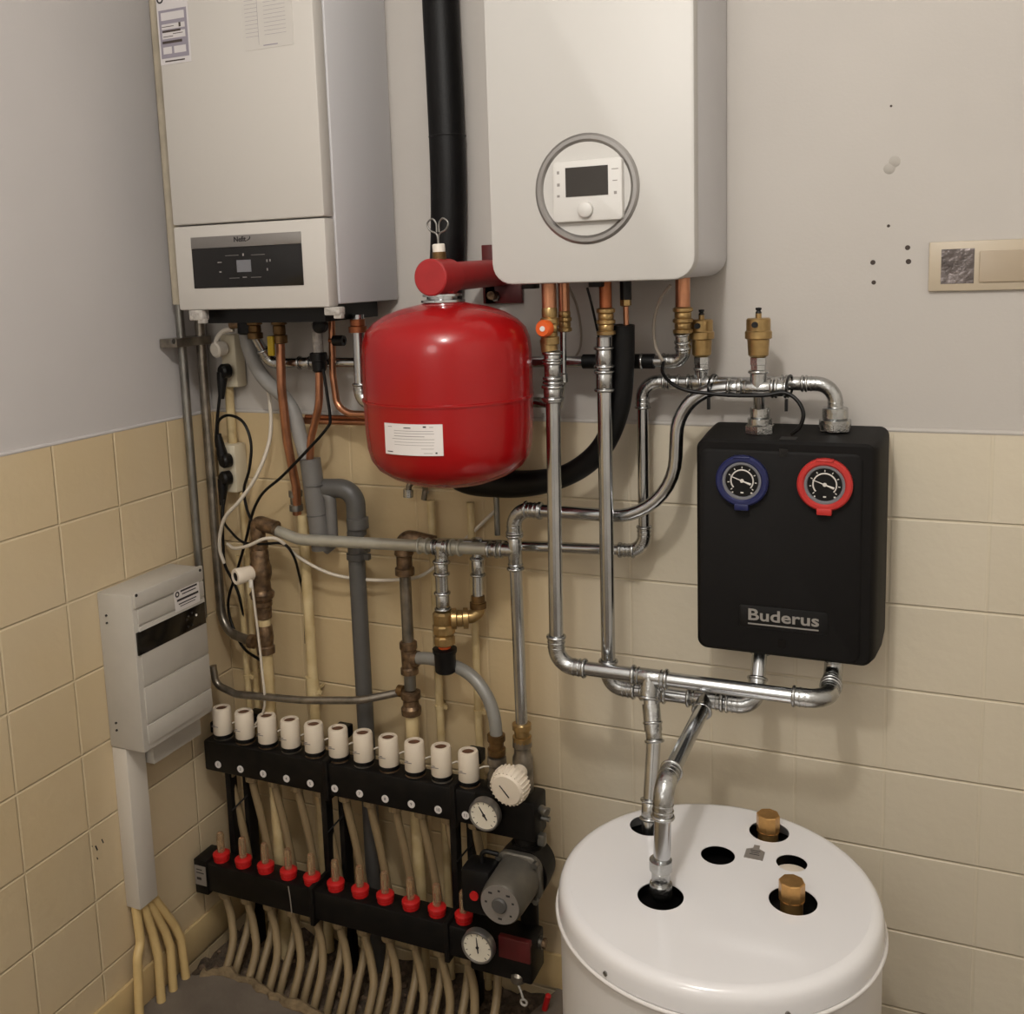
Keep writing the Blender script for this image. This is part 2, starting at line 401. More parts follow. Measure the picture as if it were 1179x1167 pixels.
def annulus(name, c, axis, ro, ri, t, material, parent, seg=40, label=None):
    """a flat ring with thickness t along axis, edges eased"""
    bm = bmesh.new(); a, e1, e2 = frame_of(axis); c = Vector(c); e = min(t, ro - ri) * .25
    prof = [(ri, 0), (ri, t - e), (ri + e, t), (ro - e, t), (ro, t - e), (ro, 0)]
    rings = [[bm.verts.new(c + a * h + (e1 * math.cos(2 * PI * k / seg) + e2 * math.sin(2 * PI * k / seg)) * r) for k in range(seg)] for r, h in prof]
    n = len(rings)
    for i in range(n):
        A, B = rings[i], rings[(i + 1) % n]
        for k in range(seg): bm.faces.new((A[k], A[(k + 1) % seg], B[(k + 1) % seg], B[k]))
    return fin(name, bm, material, parent, 40, None, label)
FWD = Vector((0, -1, 0)); UP = Vector((0, 0, 1)); XX = Vector((1, 0, 0))

# ================================================================== THE ROOM
RX, RD, RZ, TOP = 3.3, 4.2, 3.3, 1.5835
def quadmesh(name, pts, material):
    bm = bmesh.new(); a_f = bm.faces.new([bm.verts.new(p) for p in pts]); return struct(name, bm, material)
bm = bmesh.new(); a_box(bm, -.1, RX + .1, -.1, -.007, TOP - .01, RZ); wall_back = struct('wall_back', bm, 'plaster')
bm = bmesh.new(); a_box(bm, -.1, RX + .1, -.1, 0, -.3, TOP); tiles_back = struct('wall_back_tiles', bm, 'tile_back')
bm = bmesh.new(); a_box(bm, -.1, -.007, 0, RD, TOP - .01, RZ); wall_left = struct('wall_left', bm, 'plaster_left')
bm = bmesh.new(); a_box(bm, -.1, 0, 0, RD, -.3, TOP); tiles_left = struct('wall_left_tiles', bm, 'tile_left')
bm = bmesh.new(); a_box(bm, RX, RX + .1, -.1, RD, -.3, RZ); struct('wall_right', bm, 'far_paint')
bm = bmesh.new(); a_box(bm, -.1, RX + .1, RD, RD + .1, -.3, RZ); struct('wall_front', bm, 'far_paint')
bm = bmesh.new(); a_box(bm, -.1, RX + .1, -.1, RD + .1, RZ, RZ + .1); struct('ceiling', bm, 'ceil')
# the smooth edge where plaster rolls over the top row of tiles
bm = bmesh.new(); a_sweep(bm, [W(.0, -.004, TOP - .001), W(RX, -.004, TOP - .001)], .0058, 10); o = struct('trim_1', bm, 'plaster')
bm = bmesh.new(); a_sweep(bm, [Vector((-.004, 0, TOP - .001)), Vector((-.004, -RD, TOP - .001))], .0055, 10); o = struct('trim_2', bm, 'plaster_left')
# screed with a broken edge, the strip along the wall left open where the heating tubes dive in
rng = random.Random(7); edge = []
lip = [(0, .335), (.06, .335), (.13, .30), (.24, .305), (.32, .325), (.45, .345), (.6, .36), (.75, .34), (.88, .30), (.95, .22), (1.0, .15), (1.04, .02)]
dense = []
for (x0, d0), (x1, d1) in zip(lip, lip[1:]):
    for k in range(5):
        t = k / 5; dense.append((x0 + (x1 - x0) * t, d0 + (d1 - d0) * t + rng.uniform(-.006, .006)))
dense.append(lip[-1])
bm = bmesh.new()
top = [bm.verts.new(W(x, d, 0)) for x, d in dense] + [bm.verts.new(p) for p in (W(1.04, 0, 0), W(RX, 0, 0), W(RX, RD, 0), W(0, RD, 0))]
f = bm.faces.new(top)
e = bmesh.ops.extrude_face_region(bm, geom=[f]); bmesh.ops.translate(bm, vec=(0, 0, -.1), verts=[g for g in e['geom'] if isinstance(g, bmesh.types.BMVert)])
bmesh.ops.triangulate(bm, faces=[q for q in bm.faces if len(q.verts) > 4])
floor = struct('floor', bm, 'floor')
bm = bmesh.new()
a_sweep(bm, [W(x, d - .004, .001 + rng.uniform(-.003, .003)) for x, d in dense[6:44]], [.013 + rng.uniform(-.005, .005) for _ in dense[6:44]], 8); struct('trim_3', bm, 'mortar')
bm = bmesh.new(); N_ = 26
gv = [[bm.verts.new(W(1.06 * i / 52, .4 * j / 20, -.045 + rng.uniform(-.014, .014))) for j in range(21)] for i in range(53)]
for i in range(52):
    for j in range(20): bm.faces.new((gv[i][j], gv[i + 1][j], gv[i + 1][j + 1], gv[i][j + 1]))
o = fin('rubble_bed', bm, 'rubble', None, 60, (.5, -.2, -.05)); tag(o, 'dark rubble in the open strip of floor under the heating tubes', 'rubble', None, 'stuff')
bm = bmesh.new()
for k in range(170):
    x, d = rng.uniform(.02, 1.0), rng.uniform(.05, .33); s = rng.uniform(.003, .011); r_ = bmesh.ops.create_icosphere(bm, subdivisions=1, radius=s)
    for v in r_['verts']: v.co = v.co * rng.uniform(.7, 1.2) + W(x, d, -.036)
o = fin('grit', bm, 'stone', None, 20, (.5, -.2, -.04)); tag(o, 'pale grit scattered over the dark rubble by the tubes', 'grit', None, 'stuff')
# skirting tiles
bm = bmesh.new(); a_box(bm, 0, .011, .011, RD, 0, .1, .003); struct('baseboard_left', bm, 'skirt')
bm = bmesh.new(); a_box(bm, 0, RX, 0, .011, 0, .1, .003); struct('baseboard_back', bm, 'skirt')
# old drill holes and a plaster patch right of the big white unit
for (u, v, r) in ((1045, 285, 3.6), (1046, 301, 3.8), (1005, 302, 3.6), (1006, 325, 3.2), (1023, 260, 2.2), (1026, 122, 1.8)):
    r *= .8; p = P(u, v, -.007); lathe('drill_hole', [(0, 0), (pxr(2 * r, p), 0), (pxr(2 * r, p) * .8, .0012), (0, .0008)], p, FWD, 'hole', wall_back, 12)
for (u, v, w, h) in ((1030, 186, 5, 7), (1024, 194, 5, 5)):
    p = P(u, v, -.007); lathe('plaster_patch', [(0, 0), (.012 * w / 5, 0), (.011 * w / 5, .0008), (0, .001)], p, FWD, 'stain', wall_back, 14)
for (u, v, w, h) in ((111, 976, .004, .016), (118, 968, .003, .014), (112, 988, .003, .007), (106, 974, .002, .004)):
    p = PX(u, v, 0); bm = bmesh.new(); a_quadbox(bm, p, Vector((0, 1, .35)), Vector((0, -.35, 1)), w, h, .0006); fin('tile_chip', bm, 'ink', tiles_left, None)
# the lamp overhead, and a second one added behind the camera as fill
LP = Vector((1.55, -1.78, 2.98)); LP_FILL = Vector((1.3, -3.3, 2.7))
for L_, lbl in ((LP, 'ceiling lamp holder over the middle of the room'), (LP_FILL, 'added fill lamp holder over the far end of the room')):
    t = thing('main_or_fill_lamp', lbl, 'lamp', (L_.x, L_.y, RZ))
    cyl('ceiling_rose', (L_.x, L_.y, RZ - .03), (L_.x, L_.y, RZ), .05, 'white_plastic', t, 24, bev=.008)
    cyl('lamp_holder', (L_.x, L_.y, L_.z + .14), (L_.x, L_.y, RZ - .03), .018, 'white_plastic', t, 20)

# ================================================================== WHITE BOILER ON THE WALL NEAR THE CORNER
bx0, bx1, bz0, bz1, bd = .192, .641, 1.889, 2.76, .338
t = thing('gas_boiler', 'narrow white wall boiler near the corner with black control strip', 'boiler', W((bx0 + bx1) / 2, .15, bz0))
box('casing', bx0 + .004, bx1, .004, .292, bz0 + .006, bz1, 'white_side', t, .004)
fd = box('front_panel', bx0, bx1 - .002, .294, bd, 2.1, bz1, 'white_warm', t, .006)
fl = box('lower_flap', bx0, bx1 - .002, .294, bd, bz0, 2.097, 'white_warm', t, .006)
pc = [P(u, v, bd) for u, v in ((220, 274), (346, 266), (350, 328), (224, 332))]
px0, px1, pz0, pz1 = .247, .572, 1.943, 2.0685
cp = box('control_panel', px0, px1, bd - .004, bd + .002, pz0, pz1 - .028, 'black_gloss', t, .001)
box('silver_strip', px0, px1, bd - .004, bd + .003, pz1 - .028, pz1, 'silver', cp, .001)
text('lettering', 'Nefit', P(276, 275.5, bd + .003), .017, 'ink', cp, BACK, .036, 0, .0004)
hose('swirl_mark', [P(284, 277, bd + .003), P(287, 274.5, bd + .004), P(287.5, 272, bd + .003)], .0009, 'ink', cp, 6, 4)
c = P(281, 306, bd + .002); slab('display', c, .042, .029, 'screen_grey', cp)
lines('key_marking', [(P(u, v, bd + .002), w, h) for u, v, w, h in ((253, 302, .012, .002), (254, 313, .006, .003), (307.5, 300, .003, .006), (311, 299.5, .003, .006), (308, 310, .003, .006),
      (280, 293, .004, .006), (267, 294, .04, .0008), (297, 293, .04, .0008), (282, 319, .012, .002), (270, 320, .03, .0008), (295, 319, .03, .0008))], 'ink_grey', cp)
# energy label, drawn as a framed sticker with pale bands
lb = P(198, 32, bd); lw, lh = .098, .175
es = slab('energy_label', W(.242, bd, 2.568), .094, .165, 'label_dull', t, BACK, .0008)
slab('printed_field', W(.242, bd + .0008, 2.556), .084, .112, 'label_grey', es, BACK, .0004)
lines('blank_band', [(W(.242, bd + .0012, z), w, h) for z, w, h in ((2.597, .07, .018), (2.573, .07, .012), (2.553, .07, .016))] + [(W(.22, bd + .0012, 2.518), .026, .016), (W(.258, bd + .0012, 2.518), .036, .016)], 'label_dull', es, BACK, .0003)
lines('lettering', [(W(.24, bd + .001, 2.493), .06, .003), (W(.262, bd + .0015, 2.574), .006, .01), (W(.226, bd + .0015, 2.573), .036, .0015), (W(.236, bd + .0012, 2.562), .055, .005), (W(.225, bd + .0015, 2.55), .03, .0015),
                (W(.255, bd + .0015, 2.555), .03, .0015), (W(.236, bd + .0012, 2.537), .06, .006), (W(.262, bd + .001, 2.644), .006, .012), (W(.272, bd + .001, 2.64), .006, .008), (W(.222, bd + .001, 2.64), .014, .003)], 'hole', es, BACK, .0004)
annulus('seal_mark', W(.207, bd + .0008, 2.638), FWD, .010, .006, .0004, 'ink', es, 20)
# taped instruction sheet
sh = slab('instruction_sheet', W(.515, bd, 2.585), .138, .19, 'white_warm', t, BACK, .0007)
lines('lettering', [(W(.515 + dx, bd + .0007, z), w, .0007) for z in [2.52 + .009 * k for k in range(15)] for dx, w in ((-.045, .035), (.02, .06))] + [(W(.488, bd + .0007, 2.585), .0006, .17), (W(.52, bd + .0007, 2.497), .04, .0022), (W(.46, bd + .0007, 2.677), .03, .004)], 'label_grey', sh, BACK, .0002)
# open underside: dark tray, catches
box('underside_tray', bx0 + .03, bx1 - .05, .03, .285, bz0 - .036, bz0 + .01, 'black', t)
for u, v in ((229, 366), (385, 360)):
    p = P(u, v, .325); bm = bmesh.new(); a_box(bm, p.x - .022, p.x + .022, .31, .337, p.z - .006, bz0 + .001, .004); a_box(bm, p.x + .002, p.x + .024, .318, .334, p.z - .014, p.z, .003); fin('clear_catch', bm, 'clear', t)

# ================================================================== BIG WHITE UNIT
x0, x1, z0, d = 1.062, 1.5035, 1.93, .345
t = thing('heat_pump_unit', 'wide white wall unit with round silver ring around its controller', 'heat pump', W((x0 + x1) / 2, .15, z0))
def prism(name, x0, x1, z0, z1, r, d0, d1, material, parent, bev): return plate(name, (x0 + x1) / 2, (z0 + z1) / 2, x1 - x0, z1 - z0, r, d0, d1, material, parent, bev, (0, 0, 1, 1))
prism('casing', x0 + .002, x1 - .002, z0 + .002, 2.76, .044, .0, .31, 'white_side', t, .001)
prism('front_cover', x0, x1, z0, 2.76, .045, .312, d, 'white', t, .006)
cx, cz = 1.2805, 2.1205
bm = bmesh.new(); a_lathe(bm, [(.0935, 0), (.0955, .002), (.100, .0055), (.107, .0055), (.112, .002), (.1125, 0)], W(cx, d - .0005, cz), FWD, 56); fin('silver_ring', bm, 'silver', t, 30)
lathe('round_recess', [(.0945, 0), (.0945, .0022), (0, .0022)], W(cx, d - .0005, cz), FWD, 'white', t, 48)
q = [P(u, v, d + .015) for u, v in ((636, 187.5), (716, 179), (717, 252), (637, 257))]
rx0, rx1 = (q[0].x + q[3].x) / 2, (q[1].x + q[2].x) / 2; rz1, rz0 = (q[0].z + q[1].z) / 2, (q[2].z + q[3].z) / 2
ct = plate('room_controller', (rx0 + rx1) / 2, (rz0 + rz1) / 2, rx1 - rx0, rz1 - rz0, .008, d + .0015, d + .016, 'controller', t, .003)
q = [P(u, v, d + .016) for u, v in ((651, 193.6), (700, 189.5), (700.7, 224), (651, 227))]
slab('display', (q[0] + q[1] + q[2] + q[3]) / 4, q[1].x - q[0].x, (q[0].z + q[1].z - q[2].z - q[3].z) / 2, 'screen', ct)
kc = P(674.5, 241.5, d + .016)
lathe('turn_knob', [(.0165, 0), (.0165, .002), (.0155, .008), (.013, .010), (0, .0105)], kc, FWD, 'controller', ct, 28)
lines('key_marking', [(P(u, v, d + .016), w, h) for u, v, w, h in ((642.5, 199, .005, .006), (643, 213, .006, .006), (643, 226, .006, .005), (708, 194, .014, .0018), (708, 207.5, .010, .0018), (708.5, 221.5, .006, .006))], 'ink_grey', ct, BACK, .0004)
for u, w in ((611, .03), (688, .03), (830, .0)):
    if w: p = P(u, 331, .22); box('bottom_bracket', p.x - w / 2, p.x + w / 2, .2, .24, z0 - .012, z0 + .004, 'black', t, .002)

# ================================================================== RED EXPANSION VESSEL
vx, vd = .928, .31
vz = lambda v: P(519, v, vd).z
t = thing('expansion_vessel', 'round glossy red expansion vessel hanging from a wall bracket', 'expansion vessel', W(vx, vd, 1.48))
prof = [(0, 1.474), (.05, 1.477), (.10, 1.487), (.14, 1.503), (.168, 1.522), (.183, 1.544), (.190, 1.572), (.193, 1.61), (.194, 1.677), (.1968, 1.678), (.1968, 1.683), (.194, 1.684), (.1945, 1.74), (.194, 1.785), (.191, 1.81), (.182, 1.834), (.164, 1.853), (.135, 1.87), (.10, 1.882), (.05, 1.893), (.028, 1.899), (0, 1.899)]
lathe('tank_shell', [(r, z) for r, z in prof], W(vx, vd, 0), UP, 'red', t, 64, smooth=30)
bm = bmesh.new(); n = 24
uL, uR = PX(441, 500, 0), None
def on_cyl(u, v, R=.1945):
    r = ray(u, v); ox, oy = CAMPOS.x - vx, CAMPOS.y + vd; A = r.x ** 2 + r.y ** 2; B = 2 * (ox * r.x + oy * r.y); C = ox * ox + oy * oy - R * R
    s = (-B - math.sqrt(max(0, B * B - 4 * A * C))) / (2 * A); return CAMPOS + r * s
def curved(name, a0, a1, z0, z1, R, th, material, parent, n=20):
    bm = bmesh.new(); g = []
    for i in range(n + 1):
        a = a0 + (a1 - a0) * i / n; dr = Vector((math.cos(a), math.sin(a), 0)); c = W(vx, vd, 0)
        g.append([bm.verts.new(c + dr * rr + UP * zz) for rr, zz in ((R, z0), (R + th, z0), (R + th, z1), (R, z1))])
    for A, B in zip(g, g[1:]):
        for k in range(4): bm.faces.new((A[k], A[(k + 1) % 4], B[(k + 1) % 4], B[k]))
    bm.faces.new(g[0][::-1]); bm.faces.new(g[-1]); return fin(name, bm, material, parent, 60)
def ang(p): return math.atan2(p.y + vd, p.x - vx)
pa, pb = on_cyl(442, 488), on_cyl(511, 524)
a0, a1 = ang(on_cyl(443.5, 505)), ang(on_cyl(510, 505))
zl1, zl0 = on_cyl(476, 488.5).z, on_cyl(476, 524.5).z
lab = curved('rating_label', a0, a1, zl0, zl1, .1920, .0027, 'label_white', t)
H = zl1 - zl0
for k, (f0, f1, fz, hh) in enumerate(((.08, .16, .9, .02), (.38, .5, .88, .03), (.7, .75, .92, .05), (.8, .86, .91, .02), (.2, .86, .78, .015), (.2, .87, .7, .015), (.2, .72, .61, .02), (.16, .87, .52, .015), (.2, .87, .42, .012), (.2, .86, .33, .012), (.66, .86, .22, .012), (.05, .16, .09, .03), (.7, .84, .08, .015), (.88, .91, .09, .05))):
    curved('lettering', a0 + (a1 - a0) * f0, a0 + (a1 - a0) * f1, zl0 + H * (fz - hh / 2), zl0 + H * (fz + hh / 2), .1945, .0005, 'ink_grey' if hh < .03 else 'ink', lab, 6)
lathe('neck_flange', [(.03, 0), (.05, .002), (.05, .007), (.033, .009), (.033, .014), (.046, .015), (.046, .02), (.03, .022)], W(vx - .004, vd, 1.893), UP, 'chrome', t, 32)
# bracket: arm straight out from the wall, head above the vessel
t = thing('vessel_bracket', 'red round steel arm reaching out from the wall above the red vessel', 'bracket', W(.935, .01, 1.95))
hz = 1.951
cyl('arm', W(.945, .012, hz + .006), W(.924, .28, hz), .033, 'red_matt', t, 32)
cyl('head', W(.924, .275, hz), W(.921, .365, hz), .041, 'red_matt', t, 36, bev=.003)
cyl('spigot', W(.923, .31, 1.912), W(.923, .31, hz - .02), .027, 'red_matt', t, 24)
pA, pB = P(556, 282, .012), P(588, 349, .012)
bm = bmesh.new(); a_box(bm, pA.x - .005, pA.x + .03, 0, .012, pB.z, pA.z, .002); a_box(bm, pA.x, pB.x + .03, 0, .012, pB.z, pB.z + .05, .002); fin('wall_plate', bm, 'red_dark', t)
p = P(567, 340, .03); cyl('bolt_stud', p + Vector((0, .03, 0)), p + Vector((0, -.012, 0)), .011, 'rust', t, 12)
p = P(572, 342.5, .012); cyl('bolt', p, p + FWD * .01, .010, 'steel', t, 6, smooth=20)
p = P(563, 317, .03); cyl('washer', p, p + FWD * .006, .02, 'rust', t, 20)
t = thing('fill_valve', 'small white capped valve with wire loop on the red bracket arm', 'valve', W(.921, .31, hz + .04))
cyl('body', W(.919, .31, hz + .038), W(.919, .31, hz + .056), .016, 'brass_dull', t, 20)
cyl('white_cap', W(.919, .31, hz + .054), W(.918, .31, hz + .074), .0145, 'white_plastic', t, 20, bev=.002)
for s in (-1, 1):
    hose('wire_loop', [W(.918, .31, hz + .07), W(.918 + s * .003, .31, hz + .095), W(.918 + s * .02, .31, hz + .105), W(.918 + s * .026, .31, hz + .12), W(.918 + s * .014, .31, hz + .13), W(.918 + s * .004, .31, hz + .12), W(.918 + s * .003, .31, hz + .1)], .0022, 'steel', t, 8, 6)

# ================================================================== BLACK PUMP GROUP
t = thing('pump_group', 'black insulated pump station with a blue and a red dial', 'pump station', W(1.655, .1, 1.105))
gx0, gx1, gz0, gz1, gd = 1.473, 1.8405, 1.106, 1.583, .2
def gsec(dd, ix0, ix1, iz0, iz1, r):
    cx, cz, w, h = (gx0 + ix0 + gx1 + ix1) / 2, (gz0 + iz0 + gz1 + iz1) / 2, gx1 + ix1 - gx0 - ix0, gz1 + iz1 - gz0 - iz0
    return [Vector((cx + x, -dd, cz + z)) for x, z in rrect(w, h, r, 6)]
bm = bmesh.new(); a_loft(bm, [gsec(.004, -.003, .018, .0, .008, .02), gsec(.10, -.002, .016, .0, .006, .022), gsec(.17, 0, .008, 0, .002, .022), gsec(gd - .006, 0, .001, 0, 0, .022), gsec(gd, .006, -.006, .006, -.006, .018)])
fin('insulation_shell', bm, 'epp', t, 35)
bm = bmesh.new(); a_loft(bm, [gsec(gd - .002, .006, -.022, .006, -.02, .02), gsec(gd + .001, .006, -.024, .006, -.022, .02), gsec(gd + .003, .008, -.027, .008, -.026, .018)]); fin('front_plate', bm, 'epp', t, 35)
def thermometer(u, v, ringm, lbl):
    c = P(u, v, gd + .004); R = .0555
    g = annulus('dial_bezel', c, FWD, R, .041, .016, ringm, t, 48, lbl)
    for sgn, w in ((-1, .03), (1, .036)):
        bm = bmesh.new(); a_box(bm, c.x - w / 2, c.x + w / 2, gd + .004, gd + .022, c.z + sgn * (R - .006), c.z + sgn * (R + (.008 if sgn < 0 else -.001)), .002); fin('bezel_tab', bm, ringm, g)
    annulus('dial_rim', c, FWD, .0425, .035, .013, 'screen_grey', g, 40)
    lathe('dial_face', [(0, 0), (.037, 0), (.037, .007), (0, .007)], c, FWD, 'dial_black', g, 36)
    bm = bmesh.new(); cc = c + FWD * .0075
    arc = [cc + Vector((math.cos(a), 0, math.sin(a))) * .0235 for a in [math.radians(-40 + 260 * k / 28) for k in range(29)]]
    a_sweep(bm, arc, .0016, 6)
    for k in range(9):
        a = math.radians(-40 + 260 * k / 8); dr = Vector((math.cos(a), 0, math.sin(a))); a_sweep(bm, [cc + dr * .027, cc + dr * .031], .0011, 5)
    fin('dial_scale', bm, 'mark', g, None)
    bm = bmesh.new(); dr = Vector((-.93, 0, .36)).normalized(); a_sweep(bm, [cc + FWD * .002 + dr * .026, cc + FWD * .002, cc + FWD * .002 - dr * .02], [.0008, .0012, .0026], 8)
    a_lathe(bm, [(.004, 0), (.004, .003), (0, .004)], cc, FWD, 16); fin('needle', bm, 'mark', g, 40)
    lines('unit_mark', [(cc + Vector((0, 0, -.026)), .006, .003), (cc + Vector((-.02, 0, -.026)), .003, .003), (cc + Vector((.02, 0, -.026)), .004, .003)], 'mark', g, BACK, .0004)
thermometer(855, 552.5, 'blue_plastic', 'navy blue dial ring')
thermometer(950, 557, 'red_ring', 'bright red dial ring')
c = P(901.5, 713, gd + .003)
lp = plate('name_plate', c.x, c.z, .185, .05, .004, gd + .001, gd + .0055, 'black', t, .001)
text('lettering', 'Buderus', W(c.x, gd + .0055, c.z + .004), .036, 'logo', lp, BACK, .148, .0, .0007)
slab('underline', W(c.x, gd + .0055, c.z - .0155), .148, .003, 'logo', lp)
for u, v, s in ((902, 521, .011), (900.5, 741, .011)):
    p = P(u, v, gd + .003); slab('socket_hole', p, s * 1.6, s * 1.6, 'black_gloss', t, BACK, .0012)
p = P(906, 500, .19); box('cable_notch', p.x - .016, p.x + .018, .15, .19, gz1 - .002, gz1 + .003, 'black', t)

# ================================================================== WHITE STORAGE TANK
tc = Vector((1.576, -.516, 0)); tz = .75
t = thing('storage_tank', 'big round gloss white hot water tank with holes in its lid', 'water tank', (tc.x, tc.y, 0))
holes = [(747, 950, .041), (760.5, 1031, .0445), (826.5, 984, .0345), (885.5, 957, .0415), (913, 1036.5, .045), (911.5, 993, .0305)]
hp = [(PZ(u, v, tz), r) for u, v, r in holes]
cu = bpy.data.curves.new('lid_outline', 'CURVE'); cu.dimensions = '2D'; cu.fill_mode = 'BOTH'; cu.extrude = .0008
def ring_spline(cx, cy, r, n):
    s = cu.splines.new('POLY'); s.points.add(n - 1); s.use_cyclic_u = True
    for k in range(n): s.points[k].co = (cx + r * math.cos(2 * PI * k / n), cy + r * math.sin(2 * PI * k / n), 0, 1)
ring_spline(0, 0, .288, 96)
for p, r in hp: ring_spline(p.x - tc.x, p.y - tc.y, r, 40)
tmp = bpy.data.objects.new('lid_outline', cu); COL.objects.link(tmp)
me = bpy.data.meshes.new_from_object(tmp.evaluated_get(bpy.context.evaluated_depsgraph_get())); bpy.data.objects.remove(tmp); bpy.data.curves.remove(cu)
me.transform(Matrix.Translation((tc.x, tc.y, tz - .0008))); me.materials.clear(); lid = link('lid', me, 'tank', t, 30)
rim = [(.286, tz - .0016), (.286, tz), (.293, tz - .0005), (.300, tz - .003), (.306, tz - .008), (.3095, tz - .015), (.312, tz - .026), (.3135, tz - .05), (.308, tz - .05), (.304, tz - .012)]
bm = bmesh.new(); n = 96; rings = [[bm.verts.new(Vector((tc.x + r * math.cos(2 * PI * k / n), tc.y + r * math.sin(2 * PI * k / n), z))) for k in range(n)] for r, z in rim]
for i in range(len(rings)):
    A, B = rings[i], rings[(i + 1) % len(rings)]
    for k in range(n): bm.faces.new((A[k], A[(k + 1) % n], B[(k + 1) % n], B[k]))
fin('lid_rim', bm, 'tank', lid, 50)
lathe('jacket', [(.300, 0), (.309, .004), (.309, .694), (.303, .70), (0, .70)], tc, UP, 'tank_body', t, 96)
bm = bmesh.new(); a_torus(bm, tc + UP * .6945, UP, .314, .0045, 96, 8); fin('joint_bead', bm, 'tank_body', t, 60)
lathe('foam_insulation', [(.296, 0), (.296, .012), (0, .012)], tc + UP * .702, UP, 'foam', t, 64)
lathe('pale_insulation', [(.034, 0), (.034, .012), (0, .012)], Vector((hp[5][0].x, hp[5][0].y, .714)), UP, 'offwhite', t, 24)
for k in range(2):
    u, v = ((711.5, 1144), (996, 1142))[k]; r = ray(u, v)
    a = math.radians((243, 303)[k]); dr = Vector((math.cos(a), math.sin(a), 0)); p = tc + dr * .3125 + UP * .71; cyl('lid_screw', p, p + dr * .003, .0045, 'steel', t, 12)
st = PZ(869.5, 981, tz); bm = bmesh.new()
sv = [(-.019, -.026), (.019, -.026), (.019, .006), (.006, .014), (.006, .026), (-.006, .026), (-.006, .014), (-.019, .006)]
f = bm.faces.new([bm.verts.new((st.x + x, st.y + y, tz)) for x, y in sv]); e = bmesh.ops.extrude_face_region(bm, geom=[f]); bmesh.ops.translate(bm, vec=(0, 0, .0012), verts=[g for g in e['geom'] if isinstance(g, bmesh.types.BMVert)])
sk = fin('warning_sticker', bm, 'sticker', lid, None)
lines('lettering', [(Vector((st.x, st.y - .01 + .007 * k, tz + .0012)), .02 - .004 * (k % 2), .002) for k in range(3)], 'ink', sk, ((1, 0, 0), (0, 1, 0)), .0003)
for i, lbl in ((3, 'brass cap nut in the rear black hole of the white tank lid'), (4, 'brass cap nut in the front black hole of the tank lid by the pale hole')):
    p = hp[i][0].copy(); c = t_ = thing('brass_cap', lbl, 'pipe cap', (p.x, p.y, tz - .036), 'brass caps on the tank')
    o_ = Vector((p.x - .003, p.y + .006, tz - .036))
    lathe('threaded_socket', [(.0215, 0), (.0215, .034), (.024, .035), (.024, .037)], o_, UP, 'bronze', c, 28)
    lathe('hex_cap', [(.0225, 0), (.0245, .002), (.0245, .036), (.0225, .038), (0, .0385)], o_ + UP * .035, UP, 'bronze', c, 8, smooth=20)

# ================================================================== STEEL PIPEWORK BETWEEN THE WHITE UNIT, THE PUMP STATION AND THE TANK
dA, dB, dC, dD = .262, .205, .085, .15
rA = .0165; rB = .0165; rC = .0135; rD = .0155
def at_d(p, d): return Vector((p.x, -d, p.z))
def gland(name, c, ax, r, material, parent, rings=3, L=None, hexn=True):
    """a compression fitting: stacked collars and a hex nut"""
    ax = Vector(ax).normalized(); L = L or r * 5; prof = [(r, 0)]
    seg = L / rings
    for k in range(rings):
        a = r * (1.55 if k % 2 == 0 else 1.25); prof += [(a, k * seg + seg * .08), (a, (k + 1) * seg - seg * .1), (r * 1.15, (k + 1) * seg - seg * .02)]
    prof += [(r, L)]
    return lathe(name, prof, c, ax, material, parent, 28, smooth=30)

# A: from below the white unit down, across in front of the pump station and up into its base
a0 = P(636, 408, dA); a1 = P(641, 771, dA); a2 = P(948, 799, dA)
zA = (a1.z + a2.z) / 2; a1.z = a2.z = zA
a2.x = P(953, 790, dA).x
A3 = Vector((a2.x, -.125, zA + .004)); A4 = Vector((a2.x, -.125, gz0 + .01))
runA = run('chrome_pipe', 'thick bright steel pipe from the orange capped valve, crossing below the pump station', 'pipe', [a0, a1, a2, A3, A4], rA, 'chrome', couplings=((0, .045), (0, .115)), R=2.6)
sleeve('press_sleeve', P(636.5, 452, dA), UP, rA * 1.1, 'fitting', runA, rA * 2.2, (1, 1), False)
b = a1.lerp(a2, (P(748, 775, dA).x - a1.x) / (a2.x - a1.x)); 
teA = tee(b, XX, Vector((0, -.35, -1)), rA, 'fitting', runA, .085, .05)
# branch from A's tee down to the rear hole of the tank
hb = PZ(746, 950, .75)
k0 = b + Vector((0, -.02, -.045)); k1 = P(753, 848, .305); k2 = Vector((hb.x, hb.y, .72))
runE = run('chrome_pipe', 'bright steel pipe dropping straight into the rear hole of the white tank lid', 'pipe', [b + Vector((0, -.006, -.02)), k1, k2], rA * .95, 'chrome', styles=[.15], couplings=((0, .9), (1, .72)))
bm = bmesh.new(); q = b + Vector((0, -.006, -.02)); a_sweep(bm, [q.lerp(k1, .35), q.lerp(k1, .88)], rA * 1.2, 20); fin('branch_socket', bm, 'fitting', runE, 60)
